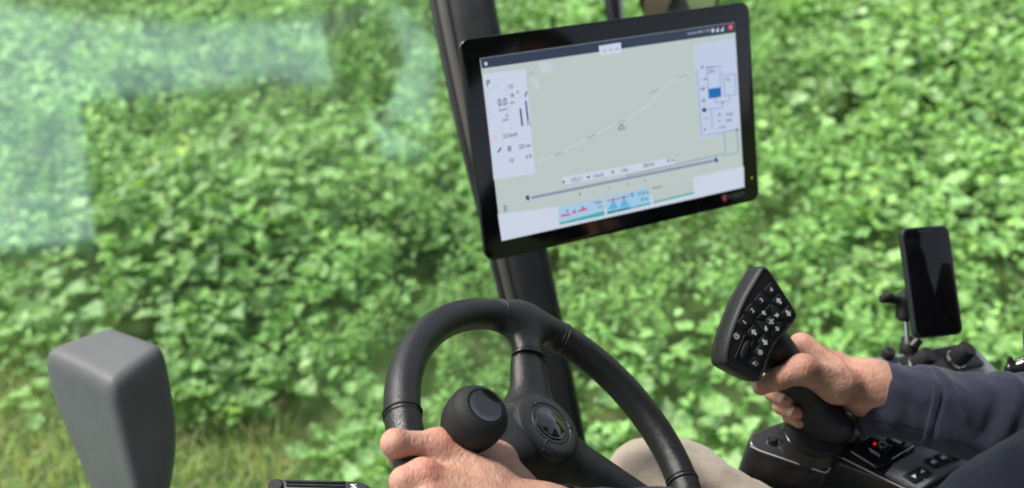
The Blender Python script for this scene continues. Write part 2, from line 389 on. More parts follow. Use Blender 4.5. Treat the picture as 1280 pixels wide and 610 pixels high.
def grass():
    N = 34000; xs = rng.uniform(-3.4, 1.2, N); ys = rng.uniform(.6, 4.0, N)
    keep = np.array([y < edge_y(x)+.12 and fnoise(x, y, 2.2, 40) > -.42 for x, y in zip(xs, ys)]); xs, ys = xs[keep], ys[keep]; n = len(xs)
    ln = rng.uniform(.05, .15, n); wd = rng.uniform(.0018, .0042, n); az = rng.uniform(0, 6.28, n); bend = rng.uniform(.1, .9, n)
    dx, dy = np.cos(az), np.sin(az); V = []
    for t, wf in ((0, 1), (.35, .9), (.7, .6), (1, .08)):
        cx = xs+dx*bend*ln*t*t; cy = ys+dy*bend*ln*t*t; cz = ln*t*(1-.35*bend*t)
        for sgn in (-1, 1): V.append(np.stack([cx-dy*wd*wf*sgn, cy+dx*wd*wf*sgn, cz], 1))
    V = np.stack(V, 1); Q = np.array([(0, 1, 3, 2), (2, 3, 5, 4), (4, 5, 7, 6)])
    QQ = (Q[None]+(np.arange(n)*8)[:, None, None]).reshape(-1, 4)
    c = np.array((.38, .50, .19))*(1+rng.normal(0, .18, (n, 1))); st = rng.random(n) < .34; c[st] = np.array((.50, .44, .27))*(1+rng.normal(0, .15, (st.sum(), 1)))
    me = arr(V.reshape(-1, 3), QQ); ca = me.color_attributes.new('tint', 'FLOAT_COLOR', 'POINT'); C8 = np.repeat(np.clip(c, .01, .8), 8, 0)
    ca.data.foreach_set('color', np.concatenate([C8, np.ones((len(C8), 1))], 1).astype(np.float32).ravel()); me.materials.append(leafmat(1)); me.name = 'verge_grass'
    o = bpy.data.objects.new('verge_grass', me); COL.objects.link(o); tag(o, 'short grass with dry straw along the edge of the crop', 'grass', kind='stuff')
def ground():
    m = bpy.data.materials.new('soil'); m.use_nodes = True; nt = m.node_tree; L = nt.links.new; b = nt.nodes['Principled BSDF']; b.inputs['Roughness'].default_value = .95
    tc = nt.nodes.new('ShaderNodeTexCoord'); n1 = nt.nodes.new('ShaderNodeTexNoise'); n1.inputs['Scale'].default_value = 2.2; n1.inputs['Detail'].default_value = 9; n1.inputs['Roughness'].default_value = .7; L(tc.outputs['Object'], n1.inputs['Vector'])
    cr = nt.nodes.new('ShaderNodeValToRGB'); L(n1.outputs['Fac'], cr.inputs[0]); e = cr.color_ramp.elements
    e[0].position = .35; e[0].color = (.045, .075, .018, 1); e[1].position = .62; e[1].color = (.10, .13, .045, 1); k = e.new(.5); k.color = (.06, .11, .025, 1)
    L(cr.outputs[0], b.inputs['Base Color']); bp = nt.nodes.new('ShaderNodeBump'); bp.inputs['Distance'].default_value = .05; L(n1.outputs['Fac'], bp.inputs['Height']); L(bp.outputs[0], b.inputs['Normal'])
    S = 60; xs = np.linspace(-400, 400, S+1); V = [(x, y, 0) for y in xs for x in xs]
    F = [(j*(S+1)+i, j*(S+1)+i+1, (j+1)*(S+1)+i+1, (j+1)*(S+1)+i) for j in range(S) for i in range(S)]
    o = obj('ground', V, F, m, org=(0, 0, 0)); tag(o, 'brown soil ground under the crop', 'ground', kind='structure'); del o['category']
ground(); field(); grass()
# ================================================================== CAB: monitor
# pose of the display solved from its four corners
_c = [(599.8, 72.9), (918.2, 27.9), (929.8, 234.1), (627, 301.3)]
_l = [1, 1.12292, 1.16973, 1.04681]; SC_D = 1.28
_q = [P(x, y, l*SC_D) for (x, y), l in zip(_c, _l)]
_up = (_q[0]+_q[1]-_q[2]-_q[3])/2; _ri = (_q[1]+_q[2]-_q[0]-_q[3])/2; _N = np.cross(_ri, _up)
MON = Frame(sum(_q)/4, _N, _up)
def mon():
    t = thing('monitor', 'large black framed touchscreen showing a pale field map, mounted on the pillar', 'monitor', MON.w(0, 0, -.03))
    out = MON.locs([(572, 49), (937, 3), (948.5, 250), (609.5, 327)])
    w2 = (np.linalg.norm(out[1]-out[0])+np.linalg.norm(out[2]-out[3]))/4; h2 = (np.linalg.norm(out[0]-out[3])+np.linalg.norm(out[1]-out[2]))/4
    cc = out.mean(0)
    body = rrect(cc[0]-w2, cc[1]-h2, cc[0]+w2, cc[1]+h2, .014, 8)
    slab(MON, body, 0, .004, .0015, 3).build('front_glass', GLOSSM, t)
    slab(MON, inset(body, .0008), -.0042, .028, .005, 4, taper=.012).build('housing', PLASTIC, t)
    scr = MON.locs(_c)
    sx0, sx1 = (scr[0][0]+scr[3][0])/2, (scr[1][0]+scr[2][0])/2; sy0, sy1 = (scr[2][1]+scr[3][1])/2, (scr[0][1]+scr[1][1])/2
    so = slab(MON, [(sx0, sy0), (sx1, sy0), (sx1, sy1), (sx0, sy1)], .0005, .0004, .0001, 1).build('screen', emit('screen_map', (188, 201, 199), .96), t)
    H = .0006
    def pan(name, poly, m, h=H, par=so): return slab(MON, MON.locs(poly), h, .00008, .00001, 1).build(name, m, par)
    def quads(name, polys, m, h):
        if name in ('diagram_lines', 'track_line'):
            mb = MB()
            for i, q in enumerate(polys): slab(MON, MON.locs(q), h+i*2e-6, .00008, .00001, 1, mb=mb)
            return mb.build(name, m, so)
        for q in polys: slab(MON, MON.locs(q), h, .00008, .00001, 1).build(name, m, so)
    def line(a, b, wpx): a, b = np.array(a, float), np.array(b, float); t_ = (b-a)/np.linalg.norm(b-a); n = np.array([-t_[1], t_[0]])*wpx/2; return [tuple(a+n), tuple(b+n), tuple(b-n), tuple(a-n)]
    E = lambda n, c: emit(n, c)
    pan('status_bar', [(600.3, 73.2), (918, 28.2), (918.8, 40.6), (602.3, 85.8)], E('ui_slate', (52, 63, 84)))
    pan('tab', [(748, 57.5), (775.5, 53), (776.5, 65.8), (749.5, 70)], E('ui_white', (205, 212, 232)), .0008)
    pan('side_panel', [(603.8, 92.5), (656.6, 86.5), (668.5, 217), (617, 225)], E('ui_panel', (203, 213, 232)))
    pan('bottom_bar', [(622, 268), (698, 258), (698, 281.5), (868.5, 248), (866, 221.5), (929.4, 208), (930.3, 233.8), (627, 300.8)][::1], E('ui_panel2', (205, 214, 230)))
    pan('tank_panel', [(866.5, 55), (918.8, 48), (925, 160), (875.5, 174.5)], E('ui_panel3', (193, 205, 230)))
    pan('readout_strip', [(702, 222), (842.5, 196.5), (844.5, 205), (704, 231)], E('ui_strip', (206, 213, 230)))
    quads('route_line', [line((664, 247.2), (893, 200.5), 3.2)], E('ui_route', (140, 144, 172)), .0007)
    quads('route_inner', [line((782, 219.5), (905, 192), 1.2), line((905, 165), (906.5, 192), 1), line((920.5, 160), (922.5, 190), 1), line((904, 195.5), (922.5, 190.5), 1)], E('ui_teal', (110, 160, 175)), .0009)
    quads('track_line', [line((672, 201), (692, 194.5), 1.5), line((692, 194.5), (738, 171), 1.5), line((738, 171), (776, 152), 1.5), line((776, 152), (808, 133.5), 1.5), line((808, 133.5), (833, 106), 1.5), line((833, 106), (846, 99.5), 1.5), line((846, 99.5), (862, 93), 1.5)], E('ui_track', (203, 213, 214)), .0007)
    quads('track_dash', [line((692, 194.5), (702, 189.8), 1.8), line((733, 173.5), (744, 168), 1.8), line((771, 155), (781, 149.5), 1.8), line((812, 116.5), (822, 111.5), 1.8), line((848, 97), (859, 93.5), 1.8), line((659, 93.5), (666, 90), 1.5)], E('ui_dash', (160, 172, 184)), .0009)
    quads('map_patch', [[(672, 80), (683, 76), (692, 84), (688, 92), (676, 90)], [(663, 97), (672, 100), (675, 112), (668, 110)]], E('ui_patch', (196, 208, 214)), .0007)
    pan('card', [(697.5, 259.5), (754, 247.6), (755.5, 269.8), (699, 281)], E('ui_card', (166, 202, 232)))
    pan('card', [(757, 247), (811.5, 234), (813, 255.3), (758.5, 267.8)], E('ui_card2', (158, 203, 232)))
    pan('card', [(814.5, 234.3), (866, 223.5), (867.3, 241.5), (816, 254)], E('ui_card3', (186, 200, 198)))
    quads('green_strip', [[(698.9, 278.6), (755, 263.5), (755.5, 268.6), (699.1, 280.9)], [(788, 259.2), (812.6, 253), (812.9, 255.4), (788.2, 261)], [(815.8, 252), (867.1, 239.8), (867.3, 241.9), (816, 254.2)]], E('ui_green', (70, 172, 160)), .0008)
    quads('teal_strip', [[(758.4, 264.8), (787.5, 258.2), (787.8, 261.2), (758.6, 267.8)]], E('ui_dteal', (10, 132, 146)), .0008)
    quads('spray_fan', [[(765, 251.5), (767, 251), (772.5, 260), (759.5, 263)], [(778.5, 248.5), (780.5, 248), (787, 257), (774, 260)]], E('ui_fan', (98, 178, 222)), .0008)
    quads('red_marks', [line((701, 270), (712.5, 267.5), 2.4), line((715, 266), (720, 265), 2.4), line((722.5, 264), (733.5, 260.5), 2.4), line((758.8, 251), (786, 245.3), 1.3)], E('ui_red', (214, 66, 92)), .0009)
    quads('tank_fill', [[(884.8, 111.3), (900.2, 109), (901, 120.8), (885.8, 123.2)]], E('ui_blue', (28, 108, 178)), .0008)
    box = lambda a, b, c, d, wd=.8: [line(a, b, wd), line(b, c, wd), line(c, d, wd), line(d, a, wd)]
    quads('diagram_lines', box((883, 84.5), (899.5, 83), (901, 120.8), (885.8, 123.2))+box((904, 95), (918.5, 92), (919.5, 118), (905.5, 119.5))+[line((871, 86), (876.5, 170), .8), line((876.5, 170), (921, 162), .8), line((901, 92), (904, 91.5), .8), line((893.5, 122), (894, 128.5), .8), line((894, 128.5), (912, 126), .8), line((912, 126), (911.5, 119), .8), line((902.5, 128), (903, 134), .8), line((903, 134), (879, 138), .8), line((889, 137), (890, 160), .8)], E('ui_lines', (120, 142, 188)), .0008)
    quads('markers', [[(877.5, 135.5), (881, 134.5), (883, 138), (880, 140.5), (877.5, 139)], [(901.5, 127), (903.5, 126.7), (903.6, 129), (901.7, 129.3)], [(919.5, 161), (922, 160.6), (922.1, 163), (919.7, 163.4)], [(879.5, 161), (881.5, 160.6), (881.6, 162.8), (879.7, 163)], line((629, 258), (633, 257.3), 1.2), line((629.2, 261), (633.2, 260.3), 1.2), line((629.5, 264), (633.5, 263.3), 1.2),
           line((772.6, 162), (776.6, 155.3), .9), line((776.6, 155.3), (780.8, 161), .9), line((780.8, 161), (772.6, 162), .9), [(703, 226), (705, 225.6), (705.2, 229), (703.2, 229.2)], [(707.5, 263), (709.5, 262.7), (709.7, 265), (707.5, 265)], [(717, 262), (718.5, 261.7), (718.6, 264), (717, 264)], [(727, 258.5), (729, 258), (729, 260.5), (727, 261)],
           [(765.2, 248.5), (767, 248.2), (767.1, 251), (765.2, 251.2)], [(778.6, 245.4), (780.4, 245.1), (780.5, 248), (778.6, 248.4)], [(881, 97.5), (882, 97), (882.3, 100), (881, 100)], line((656, 121), (658, 114), 1.5), line((622, 190.5), (626, 184.5), 1.8), [(733, 220.6), (737, 219.8), (737.2, 222), (733.2, 222.6)]], E('ui_dark', (44, 52, 72)), .0009)
    quads('black_gauge', [line((650, 135.5), (652.5, 156), 2)], E('ui_blk', (30, 36, 50)), .0009)
    quads('blue_gauge', [line((656.8, 126), (659.8, 152), 2), [(656, 246), (659.5, 243.5), (661.5, 246), (661, 251), (658, 249.5)], [(892.5, 198.5), (895, 196), (897.5, 201.5), (894.5, 203.5)]], E('ui_dblue', (22, 66, 160)), .0010)
    quads('record_dot', [[(911, 31.6), (912.8, 30.7), (914.6, 31.4), (915.4, 33.6), (914.7, 36), (912.8, 37.2), (911, 36.4), (910.3, 34)]], E('ui_rec', (250, 96, 110)), .0009)
    quads('status_icons', [[(605, 77.8), (608.6, 77.3), (609.2, 81.6), (605.4, 82)], [(889, 36), (892, 35.2), (892.5, 39), (890.5, 41), (888.6, 39.5)], [(894.5, 38), (898, 34), (898.2, 39.5), (895, 40.3)], [(900, 38.8), (904, 32.5), (904.3, 38.6), (900.6, 39.6)]], E('ui_icon', (200, 204, 224)), .0009)
    quads('dial_ticks', [line((631+.55*i, 108+5.2*i), (633.5+.55*i, 107.6+5.2*i), .9) for i in range(11)]+[line((620+13*math.cos(a), 127+19*math.sin(a)), (620+13*math.cos(a+.3), 127+19*math.sin(a+.3)), .7) for a in np.arange(1.7, 5.0, .42)], E('ui_tick', (165, 174, 198)), .0008)
    quads('small_icons', [[(616, 170.5), (620, 168.6), (622, 172), (622, 175), (619.5, 172.5), (617.8, 175.5), (615.5, 175.5)]], E('ui_org', (232, 196, 184)), .0009)
    TXM = emit('ui_txt', (62, 70, 96)); d = MON.loc(700, 250)-MON.loc(650, 261); d2 = np.array([1., 0])
    def tx(s, x, y, hpx, wpx, mbx=None):
        a = MON.loc(x, y); sc = np.linalg.norm(MON.loc(x, y-hpx)-a); ww = np.linalg.norm(MON.loc(x+wpx, y-wpx*.17)-a); own = MB(); put_text(mbx or own, MON, s, a, .0011, sc, ww); mbx or own.build('readout', TXM, so)
    for s, x, y, h_, w_ in (('P', 608.4, 108.5, 8.5, 4.6), ('0.0', 622.5, 133, 9.5, 11), ('km/h', 624, 139.3, 3.6, 9.5), ('0', 632, 147, 4.5, 2.6), ('rpm', 628, 153, 3.8, 7), ('5.5 km/h', 629, 173, 5.5, 17.5), ('225 cm', 648.5, 186, 5, 14.5), ('0 %', 657, 198.7, 5, 7.5),
             ('45', 650.8, 158, 3.4, 3.6), ('33', 658.5, 157, 3.4, 4.2), ('125', 635.5, 111, 5, 5.5), ('38', 637.6, 122, 5, 4.5), ('(P)', 637.5, 131.5, 4.4, 5.5), ('175.2 l', 713.5, 228, 5, 13.5), ('0 km/h', 742, 222.5, 4.6, 12), ('0 l/ha', 776.5, 215.5, 4.6, 8), ('200 l/m', 803.5, 209.5, 4.6, 14), ('0 m', 833.5, 203.3, 4.6, 9),
             ('0 l/m', 743.5, 255.5, 4.3, 8), ('km', 748, 260, 2.6, 5.5), ('12.0 m', 797, 244.5, 4.4, 13), ('8 m', 801.5, 251.5, 4.6, 8), ('R', 788.5, 246, 5, 3.5), ('Section', 815.5, 236.5, 2.8, 12), ('1250 l', 884.8, 91.8, 4, 9), ('Tank', 882, 86, 2.4, 12), ('0 l', 907.6, 101.8, 4.4, 4.6), ('0.0 bar', 907, 145, 4, 9), ('0 l/m', 907.5, 152.5, 4, 7), ('0 km', 898.5, 161, 3.4, 8), ('8', 897.5, 145.5, 4, 2.6), ('-', 897.6, 152, 1, 3), ('=', 875, 85.5, 2.6, 4), ('- -', 877.5, 100, 1.2, 4), ('88', 875.7, 113.5, 4, 5), ('0', 877, 128.5, 5, 4), ('...', 880, 149, 1.2, 5), ('A', 645, 117, 3.4, 3.6), ('0', 764, 217.5, 4.3, 3.4), ('1', 724, 244.5, 3.2, 1.2), ('2', 760, 236, 3.2, 1.6), ('3', 783, 231.5, 3.2, 1.6), ('4', 804.5, 227.5, 3.2, 1.6), ('88', 634.5, 189.5, 7, 4.6), ('Q', 636.7, 203.5, 5.2, 5.2)):
        tx(s, x, y, h_, w_)
    mb2 = MB(); tx('Saturday 08/01 17:05', 859, 44.8, 4.6, 28, mb2); mb2.build('clock_line', E('ui_clk', (168, 174, 196)), so)
    mb3 = MB(); tx('o  o  o', 753.5, 65, 2.6, 19, mb3); mb3.build('tab_dots', E('ui_dots', (120, 126, 150)), so)
    # maker's mark on the frame
    mb4 = MB(); a = MON.loc(911.3, 248.8); put_text(mb4, MON, 'HORSCH', a, .0003, np.linalg.norm(MON.loc(911.3, 243.2)-a), np.linalg.norm(MON.loc(930.5, 244)-a)); mb4.build('lettering', mat('dim_print', (.16, .18, .18), .5), t)
    sh = [(902, 243.8), (905.2, 243), (908.8, 242.7), (909, 247.5), (907.5, 251), (905.5, 253), (903.2, 251), (901.8, 247.5)]
    o = slab(MON, MON.locs(sh), .0004, .0003, .0001, 1).build('shield_emblem', mat('emblem_red', (.42, .03, .05), .4), t)
    slab(MON, MON.locs([(904.2, 245.6), (907, 245.2), (906.8, 249.2), (905.4, 251), (904, 248.8)]), .0006, .0002, .0001, 1).build('emblem_inlay', mat('emblem_pale', (.5, .32, .30), .5), o)
    l = MON.loc(939.7, 222.2); slab(MON, l+rrect(-.0012, -.0016, .0012, .0016, .001, 3), .0004, .0003, .0001, 1).build('status_led', emit('led_yellow', (190, 180, 20)), t)
    l = MON.loc(767, 33.5); slab(MON, l+rrect(-.003, -.001, .003, .001, .0009, 3), .0002, .0003, .0001, 1).build('light_sensor', mat('sensor', (.03, .028, .027), .3), t)
    # bracket from the housing back to the pillar
    mb5 = MB(); V, F = tube([MON.w(-.08, -.02, -.03), MON.w(-.09, -.02, -.08), P(640, 200, 1.60)], [.028, .026, .030], 16); mb5.add(V, F); mb5.build('bracket', PLASTIC, t)
GLOSSM = mat('monitor_glass', (.004, .0045, .005), .09, spec=.45)
mon()
# ================================================================== pillar
def loft_px(name, stations, prof, mat_, parent=None, m=10, closed=True, org=None, thick_dir=None):
    pass
def pillar():
    t = thing('cab_pillar', 'leaning black cab pillar running down behind the monitor and steering wheel', 'pillar', P(725, 700, 1.5))
    # axis in depth; stations: (y, left x, right x, depth)
    st = [(-1250, 395, 520, .72), (-600, 462, 555, 1.32), (-230, 512, 590, 1.52), (-60, 527, 607, 1.47), (0, 535, 618, 1.45), (180, 574, 655, 1.42), (325, 612, 688, 1.42), (440, 641, 711, 1.43), (560, 662, 735, 1.45), (760, 695, 765, 1.50), (1000, 715, 785, 1.56)]
    ys = np.linspace(-1250, 1000, 110); S = np.array(st)
    L = np.stack([np.interp(ys, S[:, 0], S[:, k]) for k in (1, 2, 3)], 1)
    for _ in range(6): L[1:-1] = (L[:-2]+2*L[1:-1]+L[2:])/4
    def ribbon(prof, name, mt):                       # prof: (fraction across, metres towards the viewer)
        rings = []
        for y, (xl, xr, d) in zip(ys, L): rings.append(np.array([P(xl+(xr-xl)*f, y, d+.18-z) for f, z in prof]))
        V, F = closed_rings(rings); return obj(name, V, F, mt, t, angle=35)
    def rr(x0, x1, z0, z1, r):
        return [(x0+(x1-x0)*(.5+.5*np.sign(math.cos(a))*abs(math.cos(a))**.45), (z0+z1)/2+(z1-z0)/2*np.sign(math.sin(a))*abs(math.sin(a))**.45) for a in np.linspace(0, 2*np.pi, 32, endpoint=False)]
    ribbon(rr(.27, 1.0, -.055, .012, .01), 'post', PILLAR)
    ribbon(rr(.115, .30, -.045, .002, .01), 'trim_strip', TRIM)
    ribbon(rr(.0, .15, -.050, -.008, .01), 'rubber_seal', SEAMM)
pillar()
# ================================================================== steering wheel
WC = W((.0455, -.2141, .9831)); WN = D(unit((.5743, .6390, -.5117)))
WH = Frame(WC, WN, D((0, 1, 0)))
RW, RT = .180, .0172
hub = WH.loc(690, 528, .012)
def wang(px, py): l = WH.loc(px, py); return math.atan2(l[1], l[0])
def wheel():
    t = thing('steering_wheel', 'black leather three spoke steering wheel with a spinner knob, held by the driver', 'steering wheel', WH.w(hub[0], hub[1], -.05))
    A3 = np.stack([WH.A, WH.B, WH.N])
    toL = lambda X: (X-WC)@A3.T
    H = np.array([hub[0], hub[1], 0.])
    top = WH.loc(652, 398); ta = math.atan2(top[1], top[0]); topP = np.array([RW*math.cos(ta), RW*math.sin(ta), 0])
    lr = WH.loc(868, 668); la = math.atan2(lr[1], lr[0]); lrP = np.array([RW*math.cos(la), RW*math.sin(la), 0])
    ll = WH.loc(505, 625); lb = math.atan2(ll[1], ll[0]); llP = np.array([RW*math.cos(lb), RW*math.sin(lb), 0])
    def rim(Y): r = np.hypot(Y[:, 0], Y[:, 1])-RW; return np.sqrt((r*1.02)**2+(Y[:, 2]*.97)**2)-RT
    def f(X):
        Y = toL(X); d = rim(Y); d2 = None
        for Pp in (topP, lrP, llP):
            q = seg_d(Y*np.array([1, 1, 1.5]), Pp, Pp+(H-Pp)*.30, .017, .0185); d = smin(d, q, .030)
        for Pp in (topP, lrP, llP):                    # cut the flare where the spoke cover begins
            u = (H-Pp)/np.linalg.norm(H-Pp); s = (Y-Pp)@u; lat = np.linalg.norm(Y-Pp-s[:, None]*u, axis=1)
            d = np.where((lat < .07) & (s < .13), np.maximum(d, s-.052), d)
        return d
    pts = np.array([WC+A3.T@np.array([a*(RW+RT), b*(RW+RT), c*RT]) for a in (-1, 1) for b in (-1, 1) for c in (-1, 1)])
    o, _ = sdf_obj('rim', f, pts, .008, .0034, LEATHER, t)
    def fh(X):
        Y = toL(X); d = seg_d(Y*np.array([1, 1, 1.25]), H*np.array([1, 1, 1.25])-np.array([0, 0, .075]), H*np.array([1, 1, 1.25])+np.array([0, 0, -.040]), .056, .050)
        for Pp in (topP, lrP, llP):
            a = Pp+(H-Pp)*.27; q = seg_d((Y+np.array([0, 0, .003]))*np.array([1, 1, 1.45]), a, H+(Pp-H)*.2-np.array([0, 0, .015]), .0190, .0265); d = smin(d, q, .022)
        for Pp in (topP, lrP, llP):
            u = (H-Pp)/np.linalg.norm(H-Pp); s = (Y-Pp)@u; d = np.maximum(d, .0535-s)
        return np.maximum(d, -Y[:, 2]-.05)
    Hp = WH.w(hub[0], hub[1]); rad = .16
    pts = np.array([Hp+A3.T@np.array([a*rad, b*rad, c*.05]) for a in (-1, 1) for b in (-1, 1) for c in (-1, 1)])
    sdf_obj('hub', fh, pts, .0, .0032, LEATHER, t)
    # stitched rings where the leather covers meet
    mb = MB()
    def ring(c, axis, r, th):
        a, b = frame_of(axis); V = []; n, m = 48, 8
        for i in range(n):
            p = 2*math.pi*i/n; e = math.cos(p)*a+math.sin(p)*b
            for j in range(m): q = 2*math.pi*j/m; V.append(c+e*(r+th*math.cos(q))+unit(axis)*th*math.sin(q))
        F = [(i*m+j, ((i+1) % n)*m+j, ((i+1) % n)*m+(j+1) % m, i*m+(j+1) % m) for i in range(n) for j in range(m)]; return V, F
    for px, py in ((624, 394), (702, 423), (500, 516), (854, 603), (520, 600)):
        a = wang(px, py); c = WH.w(RW*math.cos(a), RW*math.sin(a)); ax = -WH.A*math.sin(a)+WH.B*math.cos(a)
        mb = MB(); mb.add(*ring(c, ax, RT+.0002, .0014)); mb.add(*ring(c+ax*.0045, ax, RT, .0009)); mb.build('seam', LEATHER, t)
    for Pp in (topP, lrP, llP):
        u = (H-Pp)/np.linalg.norm(H-Pp); c = Pp+u*.053; a = np.array([-u[1], u[0], 0]); V = []; n, m = 48, 8
        for i in range(n):
            p = 2*math.pi*i/n; e = math.cos(p)*a*.0205+math.sin(p)*np.array([0, 0, 1])*.0138
            for j in range(m): q = 2*math.pi*j/m; V.append(c+e*(1+.075*math.cos(q))+u*.0016*math.sin(q)-np.array([0, 0, .001]))
        F = [(i*m+j, ((i+1) % n)*m+j, ((i+1) % n)*m+(j+1) % m, i*m+(j+1) % m) for i in range(n) for j in range(m)]
        obj('spoke_ring', WC+np.array(V)@A3, F, LEATHER, t)
    # horn cap in the middle
    hc = WH.w(hub[0], hub[1], -.0035)
    V, F = lathe(hc, WN, [(.038, -.004), (.039, .006), (.0375, .0105), (.034, .0125), (.030, .0133), (.0255, .0133), (.0248, .0125), (.0235, .0125), (.0228, .0132), (.0195, .0130), (.0001, .0130)], 64); cap = obj('horn_ring', V, F, mat('horn_ring_plastic', (.014, .0145, .016), .40, spec=.5, rvar=.08, dust=(260, .12)), t, angle=30)
    V, F = lathe(hc, WN, [(.0190, .012), (.0190, .0138), (.0180, .0143), (.0172, .0143), (.0165, .0140), (.0001, .0140)], 64); obj('horn_bezel', V, F, GLOSSB, cap, angle=30)
    V, F = lathe(hc, WN, [(.0164, .0138), (.0162, .0146), (.0120, .0160), (.006, .0176), (.0001, .0180)], 64); obj('horn_button', V, F, GLOSSB, cap)
    mb = MB()
    for ang in (100, 222, 340):
        mb = MB(); a = R_(ang); e = WH.A*math.cos(a)+WH.B*math.sin(a); p = hc+e*.0245; V, F = tube([p+WN*.0130, hc+e*.0375+WN*.0095], [.0018, .0018], 8); mb.add(V, F); mb.build('horn_joint', SEAMM, cap)
    # spinner knob on the left of the rim
    kc = WH.loc(591, 526, .045); K = WH.w(kc[0], kc[1], .045); kax = unit(WN*1.0+D((-.02, .10, -.18)))
    prof = [(.010, -.040), (.012, -.030), (.018, -.0255), (.0235, -.018), (.0272, -.008), (.0285, .002), (.0280, .0095), (.0262, .0165), (.0235, .0212), (.0200, .0240), (.0172, .0252), (.0165, .0225), (.0001, .0225)]
    V, F = lathe(K, kax, catmull(prof, 3, False)[:-1].tolist()+[(.0001, .0225)], 72); kn = obj('spinner_knob', V, F, RUBBER, t, angle=30)
    V, F = lathe(K, kax, [(.0160, .0240), (.0160, .0252), (.0150, .0250), (.010, .0240), (.005, .0236), (.0001, .0235)], 64); obj('knob_disc', V, F, GLOSSB, kn, angle=50)
    V, F = lathe(K, kax, [(.0268, .0130), (.0282, .0138), (.0268, .0146)], 64); obj('knob_joint', V[:], F, SEAMM, kn)
    a0 = math.atan2(kc[1], kc[0]); V, F = tube([K-kax*.034, WH.w(kc[0], kc[1], -.004), WH.w(RW*math.cos(a0), RW*math.sin(a0), 0)], [.009, .011, .012], 16); obj('knob_clamp', V, F, PLASTIC, kn)
    V, F = tube([hc-WN*.03, hc-WN*.12, hc-WN*.30+np.array([-.02, 0, -.05]), hc-WN*.45+np.array([-.05, 0, -.22])], [.038, .034, .042, .055], 32); obj('column', V, F, PLASTIC, t)
wheel()
